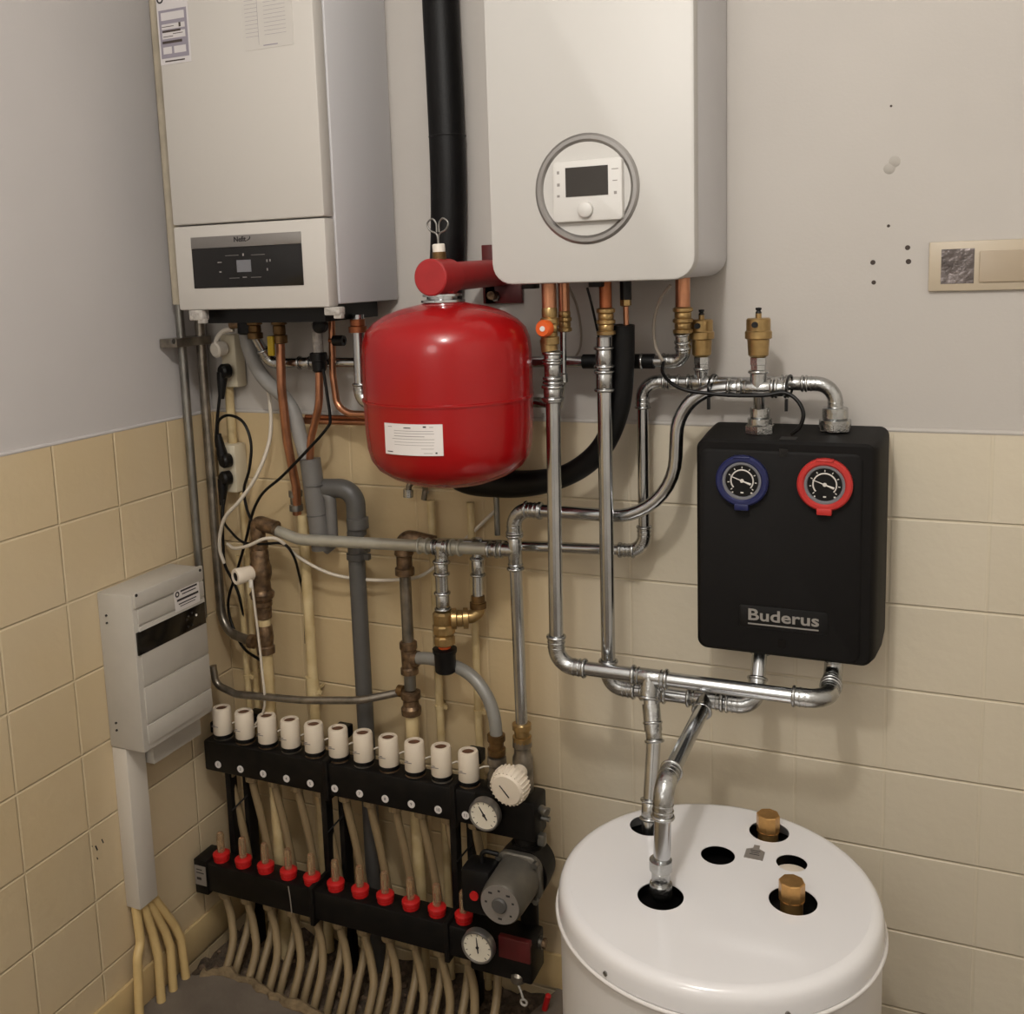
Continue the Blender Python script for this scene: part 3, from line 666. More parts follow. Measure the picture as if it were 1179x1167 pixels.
# B: second drop, behind A
b0 = P(695, 388, dB); b1 = P(701, 800, dB); b2 = P(870, 806, dB - .0)
zB = (b1.z + b2.z) / 2 + .004; b1.z = zB; b2 = Vector((P(872, 780, dB - .03).x, -(dB - .0), zB))
B3 = Vector((b2.x, -.14, zB + .01)); B4 = Vector((b2.x, -.125, gz0 + .01))
runB = run('chrome_pipe', 'thick bright steel pipe dropping from under the wide white unit behind the long cross pipe', 'pipe', [b0, b1, b2, B4], rB, 'chrome', couplings=((0, .055), (0, .12), (1, .3)), R=2.2)
gland('union', B4 - UP * .035, UP, rB * .95, 'fitting', runB, 2, .03)
tb = b1.lerp(b2, (P(812, 797, dB).x - b1.x) / (b2.x - b1.x))
tee(b1.lerp(b2, .32), XX, Vector((0, -1, 0)), rB, 'fitting', runB, .06, .02)
tee(tb, XX, Vector((0, -1, -.3)), rB, 'fitting', runB, .085, .045)
# slanting pipe from B's tee forward and down to the front hole
hf = PZ(761, 1026, .75); j1 = P(818, 800, .27); up = PZ(770, 888, .985)
up = Vector((hf.x + .004, hf.y + .012, P(772, 912, -hf.y - .012).z))
runF = run('chrome_pipe', 'bright steel pipe slanting forward and dropping into the front hole of the tank lid', 'pipe', [tb + Vector((.002, -.02, -.006)), up + Vector((.0, 0, .01)), Vector((hf.x, hf.y, .735))], rA, 'chrome', R=2.4)
c = Vector((hf.x, hf.y, .80)); gland('tank_union', c - UP * .055, UP, rA * .86, 'fitting', runF, 3, .075)
# C: along the wall, from the old pipework to the right-hand port of the pump station
c0 = P(735, 633, dC)
zC = P(805, 441, dC).z + .002
cx_ = P(741, 560, dC).x
c1 = Vector((cx_, -dC, P(741, 634, dC).z)); c2 = Vector((cx_, -dC, zC)); c3 = Vector((P(962, 450, dC).x, -dC, zC)); c4 = Vector((c3.x, -dC, gz1 + .01))
cl = P(490, 624, .085)
runC = run('chrome_pipe', 'steel pipe rising up the tiles and running level to the far pump station port', 'pipe', [cl, c1, c2, c3, c4], rC, 'chrome', couplings=((0, .925), (2, .16), (2, .36), (2, .80), (2, .70)), R=3.0)
tee(Vector((P(808, 437, dC).x, -dC, zC)), XX, UP, rC, 'fitting', runC, .07, .035)
gland('port_nut', c4 + UP * .0, UP, rC * 1.6, 'fitting', runC, 2, .05)
bm = bmesh.new(); a_lathe(bm, [(.03, 0), (.034, .003), (.034, .018), (.028, .022)], c4 - UP * .004, UP, 6); fin('port_flange', bm, 'fitting', runC, 20)
# D: S-bent pipe from the lower tee up to the air vent over the pump station
zD = P(640, 589, dD).z
d0 = P(601, 845, dD); dz1 = P(598, 600, dD)
d1 = Vector((d0.x - .004, -dD, zD)); d2 = Vector((P(757, 588, dD).x, -dD, zD + .004))
d3 = Vector((P(777, 470, dD).x, -dD, zD)); zD2 = P(840, 446, dD).z
d2 = Vector((d3.x - .005, -dD, zD)); d3 = Vector((d3.x + .008, -dD, zD2)); d4 = Vector((P(900, 446, dD).x, -dD, zD2))
runD = run('chrome_pipe', 'steel pipe rising from the manifold and S-bending up to the standing air vent', 'pipe', [d0, d1, d2, d3, d4], rD, 'chrome', styles=['E', .155, .145], couplings=((1, .13),), R=2.8)
dv = Vector((P(873, 446, dD).x, -dD, zD2))
tee(dv, XX, UP, rD, 'fitting', runD, .085, .04)
sleeve('press_sleeve', Vector((P(845, 446, dD).x, -dD, zD2)), XX, rD, 'fitting', runD, .03); sleeve('press_sleeve', Vector((P(897, 446, dD).x, -dD, zD2)), XX, rD, 'fitting', runD, .035)
cyl('drop_stub', dv, Vector((dv.x, -dD + .03, gz1 + .02)), rD * .8, 'chrome', runD)
p = Vector((dv.x, -.125, gz1 + .002)); bm = bmesh.new(); a_lathe(bm, [(.03, 0), (.033, .003), (.033, .02), (.027, .024)], p, UP, 6); fin('port_flange', bm, 'fitting', runD, 20)
gland('port_nut', p + UP * .015, UP, rD * 1.1, 'fitting', runD, 2, .045)
jt = P(596, 634, dD); jt.x = d0.lerp(d1, .85).x
tee(jt, UP, Vector((-1, 0, 0)), rD, 'fitting', runD, .1, .04)
gland('brass_union', d0 - UP * .02, UP, rD, 'brass', runD, 3, .05)
# E: grey painted header from the corner valve to D's tee
e0 = P(299, 603, .12); e1 = P(345, 621, .135); e2 = jt.copy(); e2.z += .0
runG = run('grey_pipe', 'grey painted header pipe crossing under the red vessel from the corner valve', 'pipe', [e0, e1, e2], .0155, 'grey_paint', styles=[.12], couplings=())
def on_seg(a, b, u):
    lo, hi = 0., 1.
    for _ in range(30):
        mm_ = (lo + hi) / 2; q = a.lerp(b, mm_) - CAMPOS; uu = CX + F * q.dot(R0) / q.dot(R2)
        if uu < u: lo = mm_
        else: hi = mm_
    return a.lerp(b, lo)
for u in (488, 525, 568): sleeve('press_sleeve', on_seg(e1, e2, u), e2 - e1, .0155, 'grey_paint' if u < 560 else 'fitting', runG, .03)
tg = on_seg(e1, e2, 508); tee(tg, e2 - e1, -UP, .0155, 'fitting', runG, .05, .045)
# differential bypass valve hanging from the header
vv = thing('bypass_valve', 'brass bypass valve with black hand wheel hanging from the grey header pipe', 'valve', P(513, 768, .15))
q0, q1 = at_d(tg, .15) - UP * .03, P(511, 700, .15); q1.x = q0.x
cyl('inlet_pipe', q0, q1, .0165, 'chrome', vv); sleeve('press_sleeve', q0.lerp(q1, .18), UP, .0155, 'fitting', vv, .04); sleeve('press_sleeve', q0.lerp(q1, .85), UP, .0155, 'fitting', vv, .05)
lathe('valve_body', [(.022, 0), (.028, .004), (.028, .022), (.024, .026), (.0295, .034), (.0295, .052), (.026, .056), (.028, .062), (.028, .084), (.022, .09), (0, .09)], q1 - UP * .098, UP, 'brass', vv, 10, smooth=25)
cyl('orange_ring', q1 - UP * .108, q1 - UP * .096, .016, 'orange', vv, 20)
lathe('hand_wheel', [(.023, 0), (.027, .004), (.0285, .05), (.032, .056), (.032, .064), (.02, .066), (0, .066)], q1 - UP * .172, UP, 'black', vv, 20, smooth=30)
so = P(512, 712, .15); so.x = q1.x; s1 = P(551, 710, .10)
tube('side_branch', [so, Vector((s1.x - .012, -.115, so.z)), s1 + UP * .012, Vector((s1.x, -.1, P(551, 690, .1).z))], [.01, .01], .017, 'brass', vv)
gland('branch_nut', so + XX * .02 + Vector((0, .005, 0)), Vector((1, .45, 0)), .0175, 'brass', vv, 3, .045)
cyl('return_pipe', Vector((s1.x, -.1, P(551, 697, .1).z)), Vector((s1.x, -.092, c1.z)), .0145, 'chrome', vv)
gland('rusty_elbow', Vector((s1.x, -.1, P(551, 700, .1).z)), UP, .014, 'brass_dull', vv, 2, .035); sleeve('press_sleeve', P(550, 652, .1), UP, .0145, 'fitting', vv, .05)
# automatic air vents
def air_vent(p, lbl):
    v = thing('air_vent', lbl, 'air vent', p, 'brass air vents')
    lathe('steel_socket', [(.014, -.012), (.017, 0), (.0165, .03), (.018, .031), (.018, .046), (.012, .05), (0, .05)], p, UP, 'fitting', v, 6, smooth=20)
    lathe('vent_body', [(.018, .048), (.0215, .052), (.0235, .085), (.0285, .088), (.0285, .102), (.0255, .105), (.0255, .128), (.023, .131), (0, .131)], p, UP, 'brass', v, 32, smooth=30)
    c = p + Vector((-.003, -.026, .118)); cyl('vent_screw', c, c + FWD * .008, .0065, 'black', v, 14)
    cyl('vent_stem', p + UP * .13 + XX * .0, p + UP * .141, .0065, 'brass', v, 14); lathe('valve_cap', [(.006, 0), (.0065, .004), (.004, .008), (.0065, .010), (.0065, .014), (0, .015)], p + UP * .139, UP, 'black', v, 14)
air_vent(Vector((P(808, 437, dC).x, -dC, zC + .012)), 'brass air vent beside the steel elbow under the wide white unit')
air_vent(dv + UP * .02, 'brass air vent standing free, directly over the pump station port')
# stubs under the white unit
def stub(name, lbl, u, vtop, vc0, vc1, d, r, rb, copper='copper', nr=4, grp=None):
    p0, p1, p2 = P(u, vtop, d), P(u, vc0, d), P(u, vc1, d); p1.x = p2.x = p0.x; p0.z = 1.935
    t = thing(name, lbl, 'pipe fitting', p2, grp)
    cyl('copper_stub', p1, p0, r, copper, t)
    L = p1.z - p2.z; prof = [(r, 0)]
    for k in range(nr):
        a = rb * (1 if k % 2 == 0 else .84); s = L / nr; prof += [(a, s * k + .002), (a, s * (k + 1) - .003), (rb * .8, s * (k + 1) - .001)]
    lathe('brass_coupling', prof + [(r, L)], p2, UP, 'brass', t, 24, smooth=25); return t, p0, p1, p2
sA, _, p1, p2 = stub('copper_connection', 'copper stub and brass valve with orange cap under the white unit', 632, 335, 354, 397, dA, .0165, .021, 'copper', 4)
c = P(626, 378, dA + .03); lathe('orange_cap', [(.012, 0), (.0185, .003), (.0195, .018), (.016, .024), (0, .025)], c + Vector((.004, .012, 0)), Vector((-.15, -1, .0)), 'orange', sA, 14)
lathe('cap_emblem', [(.006, 0), (.006, .002), (0, .002)], c + Vector((.002, -.0125, 0)), FWD, 'label_white', sA, 12)
cyl('valve_branch', c + Vector((.02, .02, 0)), c + Vector((.004, .01, 0)), .011, 'brass', sA, 14)
cyl('outlet_socket', P(633, 404, dA), P(631, 390, dA), .019, 'brass', sA, 20)
sleeve('press_sleeve', P(636, 412, dA), UP, .0165, 'fitting', sA, .03)
sB, _, _, p2 = stub('copper_connection', 'dark stub and stacked brass coupling above the second thick steel pipe', 697, 330, 354, 386, dB, .014, .021, 'copper_dull', 5)
s2, _, _, p2 = stub('copper_connection', 'slim copper stub and brass nut tucked behind the orange capped valve', 649, 333, 358, 382, .19, .013, .017, 'copper', 4)
q = [P(648.5, 380, .19), P(648.5, 438, .19), P(650, 446, .18), P(640, 462, .10), P(618, 462, .06)]
bm = bmesh.new(); a_sweep(bm, round_path([q[0], q[1], P(645, 470, .12), P(615, 463, .1)], [.03, .03])[0], .0075, 12); fin('thin_steel_pipe', bm, 'chrome', s2, 60)
lathe('nipple', [(.0075, 0), (.011, .003), (.011, .02), (.0075, .024)], P(648.7, 441, .19), UP, 'fitting', s2, 12)
# far copper stub that feeds the level pipe along the wall
dR = .12
s3, _, _, p2 = stub('copper_connection', 'copper stub and brass coupling beneath the outer side of the white unit', 786, 322, 353, 384, dR, .0165, .0225, 'copper', 5)
r0 = P(785, 384, dR); r1 = P(783, 416, dR - .03); zR = P(760, 415, dR - .03).z
w0 = Vector((r0.x, -dR, r0.z)); w1 = Vector((r0.x, -dR + .02, zR)); w2 = Vector((P(310, 418, .09).x, -.085, zR + .0)); w3 = Vector((w2.x - .003, -.12, 1.80))
zL = P(360, 418, .085).z; w2.z = zL
w3 = P(294, 388, .12)
runH = run('chrome_pipe', 'steel pipe running level along the wall behind the red vessel, linking both white units', 'pipe', [w0, w1, w2, w3], .0135, 'chrome', couplings=((0, .25), (1, .1), (1, .9), (1, .85)), R=2.0)
bm = bmesh.new(); a_sweep(bm, [w1.lerp(w2, .06), w1.lerp(w2, .21)], .0175, 16); fin('foam_sleeve', bm, 'foam', runH, 60)
gland('bronze_union', w3 - UP * .005, UP, .0135, 'brass_dull', runH, 4, .075)
# thin copper line into the insulated hose
t = thing('refrigerant_hose', 'thick black foam insulated hose looping from the white unit behind the red vessel', 'insulated hose', P(640, 556, .16))
ins = [P(505, -60, .05), P(508, 20, .05), P(512, 100, .05), P(516, 200, .05), P(516, 280, .05), P(512, 340, .05), P(507, 420, .055), P(508, 500, .06), P(530, 545, .07), P(575, 556, .09), P(620, 555, .12), P(660, 543, .14), P(693, 515, .155), P(712, 470, .16), P(717, 420, .165), P(717.5, 374, .17)]
n_ = len(ins); bm = bmesh.new(); sp = spline(ins, 8)
rad = [(.0455 if k / (len(sp) - 1) < .5 else .0455 - .0195 * min(1, (k / (len(sp) - 1) - .5) / .22)) if True else 0 for k in range(len(sp))]
a_sweep(bm, sp, rad, 20); fin('foam_insulation', bm, 'foam', t, 60)
bm = bmesh.new(); a_torus(bm, P(515, 157, .05), P(516, 200, .05) - P(512, 100, .05), .0455, .002, 28, 6); fin('foam_joint', bm, 'black', t, 60)
cyl('copper_tail', P(721, 374, .17), P(720.5, 350, .17), .0065, 'copper', t, 12); lathe('flare_nut', [(.0065, 0), (.013, .003), (.013, .02), (.010, .024), (.010, .034)], P(720.5, 353, .17), UP, 'brass', t, 6, smooth=20)
cyl('unit_port', P(720.5, 345, .17), Vector((P(720.5, 345, .17).x, -.17, 1.934)), .013, 'black', t, 16)
# cable of the pump station, tied to the pipes
pts = [P(u, v, d) for u, v, d in ((764, 416, .13), (763, 428, .15), (772, 440, .175), (790, 449, .185), (818, 453, .18), (845, 455, .18), (880, 455, .18), (903, 452, .175), (918, 461, .18), (925, 476, .185), (921, 491, .185), (911, 500, .18))]
o = hose('black_cable', pts, .0042, 'cable', None, 10, 8); tag(o, 'black cable hanging under the steel pipes and plugging into the pump station', 'cable')
for u, lbl in ((818, 'cable tie round the pipe close to the nearer air vent elbow'), (907, 'cable tie round the pipe between the standing air vent and the end elbow')):
    c = Vector((P(u, 446, dD).x, -(dC + dD) / 2 - .004, (zC + zD2) / 2)); bm = bmesh.new()
    hh, ww = abs(zC - zD2) / 2 + .021, .055
    ring = [c + Vector((0, -ww * math.cos(a) * 1.0, hh * math.sin(a))) for a in [2 * PI * k / 24 for k in range(25)]]
    a_sweep(bm, ring, .0028, 6, False); p = c + Vector((0, -.05, -.026)); a_box(bm, p.x - .003, p.x + .003, -p.y - .006, -p.y + .004, p.z - .022, p.z + .004)
    o = fin('cable_tie', bm, 'black', None, 60, c); tag(o, lbl, 'cable tie', 'black cable ties')
o = hose('sensor_cable', [P(u, v, d) for u, v, d in ((772, 328, .2), (760, 345, .18), (753, 370, .15), (754, 396, .14), (760, 410, .135), (764, 417, .13))], .0038, 'cable_grey', None, 8, 8); tag(o, 'pale grey cable curving down from the white unit beside the outer copper stub', 'cable')
o = hose('sensor_cable', [P(u, v, d) for u, v, d in ((655, 330, .12), (664, 352, .08), (669, 380, .05), (668, 400, .04), (662, 412, .07))], .003, 'cable_grey', None, 8, 8); tag(o, 'thin grey cable hanging against the wall between the two brass couplings', 'cable')
o = hose('thin_black_cable', [P(u, v, d) for u, v, d in ((676, 331, .2), (681, 350, .2), (686, 372, .185), (690, 392, .17))], .003, 'cable', None, 8, 8); tag(o, 'short black cable beside the stacked brass coupling under the white unit', 'cable')

# ================================================================== OLD PIPEWORK IN THE CORNER
def vpipe(name, lbl, cat, u0, v0, u1, v1, d, r, material, clamps=(), pname='pipe', grp=None, zend=None):
    p, q = P(u0, v0, d), P(u1, v1, d)
    x = (p.x + q.x) / 2; p.x = q.x = x
    if zend is not None: q.z = zend
    t = thing(name, lbl, cat, q, grp); cyl(pname, q, p, r, material, t, 16)
    for v in clamps:
        c = P((u0 + u1) / 2, v, d); c.x = x; bm = bmesh.new()
        a_lathe(bm, [(r, -.006), (r * 1.25, -.005), (r * 1.25, .005), (r, .006)], c, UP, 18); a_box(bm, x - .003, x + .003, .0, d, c.z - .004, c.z + .004); a_box(bm, x + r, x + r + .012, d - .004, d + .004, c.z - .005, c.z + .005)
        fin('pipe_clip', bm, material, t, 40)
    return t, p, q
# two steel pipes standing in the corner
cx1, cd1 = .032, .152
t = thing('corner_pipe', 'slim steel pipe upright on the side wall, behind the grey control box', 'pipe', (cx1, -cd1, 1.0))
cyl('pipe', (cx1, -cd1, 1.0), (cx1, -cd1, 1.90), .012, 'steel', t); cyl('painted_section', (cx1, -cd1, 1.9), (cx1, -cd1, RZ), .0165, 'painted', t)
t = thing('corner_pipe', 'steel pipe upright in the corner and bending forward to the corner valve', 'pipe', (.034, -.072, .9))
c2x, c2d = .034, .075; pe = P(289, 738, .115); zb = P(262, 728, .1).z
bm = bmesh.new(); a_sweep(bm, round_path([W(c2x, c2d, 1.93), W(c2x, c2d, pe.z + .004), pe], [.11])[0], .0135, 16); fin('pipe', bm, 'tarnish', t, 60)
gland('end_fitting', pe - XX * .005, XX, .013, 'rust', t, 1, .02)
zc = P(215, 392, .1).z
bm = bmesh.new(); a_box(bm, 0, .06, .06, .205, zc - .012, zc + .012, .002); o = fin('pipe_bracket', bm, 'tarnish', None, 40, (.02, -.13, zc)); tag(o, 'flat steel bracket clamping both corner pipes to the side wall', 'bracket')
p = PX(198, 393, .06); cyl('bolt', p, p + XX * .006, .008, 'steel', o, 6, smooth=20)
# sockets in the corner
def socket_box(u0, v0, u1, v1, dep, lbl):
    a, b = P(u0, v0, 0), P(u1, v1, 0); t = thing('socket_box', lbl, 'socket', W((a.x + b.x) / 2, 0, b.z))
    box('housing', a.x, b.x, .0, dep, b.z, a.z, 'cream_plastic', t, .006); return t, a, b
t, a, b = socket_box(264, 384, 285, 444, .045, 'tall cream junction box on the wall under the boiler, near its white plug')
t, a, b = socket_box(263, 508, 287, 563, .055, 'white double socket box on the tiles with two black plugs pushed in')
cpx = (a.x + b.x) / 2
o = cyl('cream_conduit', W(cpx, .02, a.z - .005), W(cpx, .02, P(270, 444, 0).z), .013, 'cream_pipe', None, 14, loc=W(cpx, .02, a.z)); tag(o, 'short cream conduit joining the junction box to the double socket below', 'conduit')
o = cyl('cream_conduit', W(cpx + .025, .025, P(278, 860, 0).z), W(cpx + .025, .025, b.z - .002), .010, 'cream_pipe', None, 14, loc=W(cpx, .025, .6)); tag(o, 'thin cream conduit dropping from the double socket behind the corner valve', 'conduit')
# plugs
p = P(250, 401, .07); t = thing('power_plug', 'white round power plug above the black plug beneath the boiler', 'plug', p)
lathe('plug_body', [(.012, 0), (.02, .004), (.0225, .02), (.0225, .034), (.018, .038), (0, .038)], p + Vector((.012, .02, 0)), Vector((-.25, -1, -.1)), 'white_plastic', t, 24)
hose('flex', [p + Vector((.0, -.005, .015)), P(251, 388, .075), P(258, 381, .075), P(269, 379, .07)], .007, 'white_plastic', t, 10, 6)
def black_plug(name, u, v, d, lbl, down=True, tail=None):
    p = P(u, v, d); t = thing(name, lbl, 'plug', p); s = -1 if down else 1
    lathe('plug_head', [(.014, 0), (.0205, .004), (.021, .024), (.016, .03), (0, .03)], p + Vector((.014, .015, 0)), Vector((-.35, -1, 0)), 'black', t, 24)
    lathe('strain_relief', [(.016, 0), (.015, .02), (.011, .05), (.008, .075), (0, .076)], p + Vector((.0, -.0, s * .004)), Vector((-.06, -.1, s)), 'black', t, 16); return t
black_plug('power_plug', 256, 427, .07, 'black plug under the white plug beneath the boiler', True)
black_plug('power_plug', 257, 530, .075, 'black plug in the top opening of the double socket, lead upward', False)
black_plug('power_plug', 257, 550, .075, 'black plug in the bottom opening of the double socket, lead downward', True)
def cab(name, lbl, pts, r, material='cable'):
    o = hose(name, [P(*q) for q in pts], r, material, None, 8, 8); tag(o, lbl, 'cable'); return o
cab('black_cable', 'black cable dropping from the plug under the white plug to the double socket', ((254.5, 445, .08), (252, 465, .08), (250, 485, .08), (249, 505, .085), (250, 515, .085)), .0045)
cab('black_cable', 'black cable looping in an arch past the double socket down to the corner valve', ((250, 500, .085), (252, 484, .09), (264, 478, .1), (280, 486, .11), (289, 510, .115), (287, 540, .115), (281, 563, .11), (284, 585, .11), (290, 600, .105)), .0042)
cab('black_cable', 'black lead falling from the lower socket plug behind the control box', ((256, 572, .085), (256, 595, .085), (257, 625, .085), (259, 650, .085), (268, 668, .075), (276, 688, .07), (281, 720, .06), (276, 735, .06)), .0042)
cab('black_cable', 'black lead crossing from the lower socket plug to the corner valve', ((258, 575, .09), (257, 598, .1), (266, 612, .115), (280, 624, .14), (300, 626, .15), (326, 626, .14), (338, 640, .12), (344, 660, .085), (350, 690, .03), (352, 740, .015)), .0038)
cab('black_cable', 'black cable slanting from the boiler past the copper pipes to the corner valve', ((372, 425, .14), (376, 450, .14), (380, 480, .14), (377, 492, .14), (355, 517, .14), (325, 548, .13), (305, 565, .12), (295, 580, .115), (288, 600, .1), (283, 622, .1), (272, 660, .09), (263, 690, .08), (266, 715, .08), (280, 745, .09), (300, 760, .11)), .0042)
cab('white_cable', 'white cable bowing down from the drain hose past the double socket', ((308, 440, .05), (312, 480, .06), (309, 512, .08), (295, 548, .11), (277, 575, .12), (260, 594, .12), (254, 612, .11), (253, 632, .1), (258, 648, .09)), .0055, 'cable_white')
cab('white_cable', 'white cable sagging from the corner valve to behind the bypass valve', ((262, 626, .12), (270, 631, .15), (286, 628, .17), (305, 620, .17), (322, 622, .15), (345, 642, .1), (380, 660, .08), (420, 667, .06), (460, 667, .05), (490, 660, .05), (530, 626, .03), (572, 586, .03)), .0048, 'cable_white')
# drain hose and trap
t = thing('drain_hose', 'pale grey drain hose slanting from the boiler into the grey trap', 'hose', P(352, 520, .1))
hose('hose', [P(u, v, .078) for u, v in ((282, 378), (286, 398), (294, 420), (308, 440), (325, 455), (338, 475), (345, 500), (352, 525), (356, 545))], .0205, 'hose_grey', t, 16, 8)
p = P(285, 372, .11); cyl('black_cap', p - UP * .03, Vector((p.x, p.y, 1.9)), .028, 'black', t, 24, bev=.004); cyl('cap_spout', P(266, 374, .11) , p - UP * .0 , .012, 'rust', t, 12)
t = thing('waste_trap', 'grey plastic waste trap with curved outlet on the tiles', 'waste trap', P(365, 625, .1))
cyl('trap_body', P(371, 632, .1), P(357, 528, .1), .0285, 'pvc', t, 28)
for f in (.25, .45, .62):
    pass
bm = bmesh.new(); a_torus(bm, P(365.5, 592, .1), P(357, 528, .1) - P(371, 632, .1), .0285, .002, 28, 6); a_torus(bm, P(362.5, 558, .1), P(357, 528, .1) - P(371, 632, .1), .0288, .002, 28, 6); fin('collar', bm, 'pvc_dark', t, 60)
tube('side_tube', [P(371, 566, .09), P(380, 572, .09), P(383, 625, .09), P(374, 632, .095)], [.02, .02], .0165, 'pvc', t)
tube('outlet_bend', [P(370, 562, .085), P(409, 562, .075), P(411, 615, .07)], [.045], .0265, 'pvc_dark', t, 22, 10)
bm = bmesh.new(); e1_ = P(411.5, 596, .0725); a_lathe(bm, [(.0265, 0), (.03, .002), (.03, .03), (.0265, .032)], e1_ - UP * .03, UP, 26); fin('socket_collar', bm, 'pvc_dark', t, 50)
t, p, q = vpipe('waste_pipe', 'dark grey plastic waste pipe dropping from the trap behind the valve row', 'waste pipe', 411, 612, 420, 850, .068, .0235, 'pvc_dark', zend=-.04)
c = P(413.5, 640, .068); c.x = p.x; bm = bmesh.new(); a_lathe(bm, [(.0235, -.01), (.0275, -.008), (.0275, .008), (.0235, .01)], c, UP, 24); a_box(bm, c.x + .024, c.x + .042, .06, .075, c.z - .008, c.z + .008, .001); a_box(bm, c.x - .004, c.x + .004, 0, .06, c.z - .006, c.z + .006); fin('pipe_clip', bm, 'pvc_dark', t, 40)
# copper pipes under the boiler
def cop(lbl, pts, fil, r, material='copper'):
    q = [P(*x) for x in pts]; t = thing('copper_pipe', lbl, 'pipe', q[-1]); tube('pipe', q, fil, r, material, t); return t, q
t, q = cop('copper pipe dropping from the yellow tagged gas valve to a cream pipe', ((321, 372, .12), (323, 400, .12), (324, 445, .12), (331, 510, .1), (341, 560, .07), (342, 592, .06)), [.05, .2, .2, .06], .0125)
gland('valve_union', q[0] - UP * .055, UP, .0135, 'brass_dull', t, 5, .125)
p = P(312, 398, .145); box('yellow_lever', p.x - .009, p.x + .010, .14, .15, p.z - .027, p.z + .026, 'yellow', t, .003)
gland('lower_union', P(341.5, 588, .06), UP, .0125, 'steel', t, 3, .06)
t, q = cop('copper pipe bending down from the black capped fitting into the grey trap', ((367.5, 422, .13), (367.5, 465, .13), (358, 505, .115), (356, 545, .1)), [.12, .1], .0105)
p = P(367, 415, .13); lathe('black_cap', [(.014, -.03), (.018, -.026), (.019, -.002), (.023, 0), (.023, .02), (.018, .022), (0, .022)], p, UP, 'black', t, 20)
cyl('clear_funnel', p + UP * .02, Vector((p.x, p.y, P(367, 372, .13).z)), .014, 'clear', t, 18); lathe('relief_valve', [(.012, -.012), (.019, -.008), (.019, .01), (.012, .014), (0, .014)], P(369, 375, .15), Vector((.1, -1, 0)), 'black', t, 18)
t, q = cop('copper pipe curving under the boiler toward the red vessel', ((382, 368, .1), (383, 430, .1), (388, 466, .1), (400, 476, .1), (445, 478, .1)), [.1, .04, .06], .0095); 
t, q = cop('level copper pipe running behind the red vessel at the top of the tiles', ((348, 484, .045), (470, 487, .045)), [], .0095)
t, q = cop('tarnished copper pipe lying just above the level one behind the red vessel', ((352, 479.5, .06), (470, 482, .06)), [], .006, 'copper_dull')
t = thing('chrome_pipe', 'short bright steel pipe beside the red vessel, bending behind it from the boiler', 'pipe', P(440, 462, .14))
q = [P(412, 362, .16), P(416, 463, .16), P(450, 466, .16), P(462, 466, .0)]; dn, inf = round_path(q, [.032, .03], 10)
bm = bmesh.new(); a_sweep(bm, dn, .0155, 18); fin('pipe', bm, 'chrome', t, 60); elbow(inf[0][0], inf[0][1], inf[0][2], .0155, 'fitting', t, 1.0); gland('copper_nut', P(412.3, 383, .16), UP, .0155, 'copper_dull', t, 2, .035)
p = P(396, 392, .12); o = cyl('black_knob', p, p + Vector((-.03, 0, 0)), .014, 'black', None, 16, loc=p); tag(o, 'small black knob under the boiler by the steel pipe', 'knob')  # round black knob on a spindle
cyl('steel_spindle', p + XX * .0, p - XX * .045, .006, 'copper_dull', o, 10)
# corner valve column
cvd = .13
def cv(v, u=None): return P(u if u else 296 + (v - 590) * .055, v, cvd)
base = cv(770); X0 = base.x
def col(v): p = cv(v); return Vector((P(303, 700, cvd).x, -cvd, p.z))
t = thing('valve_column', 'tarnished iron valve column in the corner, carrying a white thermostatic knob', 'valve', col(865))
cyl('cream_pipe', Vector((col(0).x, -cvd, -.04)), col(748), .018, 'cream_pipe', t, 18)
lathe('lower_coupling', [(.02, 0), (.026, .003), (.026, .022), (.022, .026), (.025, .05), (.022, .08), (.02, .085)], col(752), UP, 'rust', t, 14, smooth=30)
cyl('cream_nipple', col(728), col(705), .0185, 'cream_pipe', t, 18)
lathe('valve_body', [(.018, 0), (.023, .004), (.024, .036), (.027, .04), (.027, .052), (.024, .054), (.033, .064), (.035, .076), (.027, .086), (.025, .11), (.031, .128), (.031, .15), (.027, .165), (.026, .195), (.022, .205), (0, .206)], col(712), UP, 'rust', t, 20, smooth=30)
lathe('iron_elbow', [(.022, 0), (.026, .004), (.026, .02), (.02, .03), (.022, .05), (.019, .07), (0, .078)], col(632), UP, 'rust', t, 20, smooth=30)
pz = col(601); tube('elbow_arm', [pz - UP * .03, pz, P(318, 608, cvd + .005)], [.02], .021, 'rust', t)
hd = P(287, 660, cvd + .03); ax = Vector((-.42, -1, .0)).normalized()
cyl('valve_neck', Vector((col(650).x, -cvd, col(650).z)), hd, .017, 'copper_dull', t, 16)
lathe('thermostat_knob', [(.0, 0), (.019, 0), (.0215, .004), (.0215, .022), (.0225, .03), (.0235, .050), (.021, .054), (.013, .054), (.0125, .048), (0, .048)], hd - ax * .01, ax, 'offwhite', t, 28)
lathe('knob_socket', [(.0135, 0), (0, .001)], hd + ax * .0415, ax, 'black', t, 20)
p = hd + ax * .02 + Vector((.026, 0, -.02)); cyl('cable_boot', p + UP * .008, p - UP * .012, .006, 'white_plastic', t, 12)
cab('white_cable', 'thin white cable dropping from the thermostatic knob to the valve row', ((290.5, 676, .19), (295, 712, .18), (299, 745, .175), (302, 775, .175), (305, 805, .17), (302, 822, .16), (294, 834, .15)), .0036, 'cable_white')
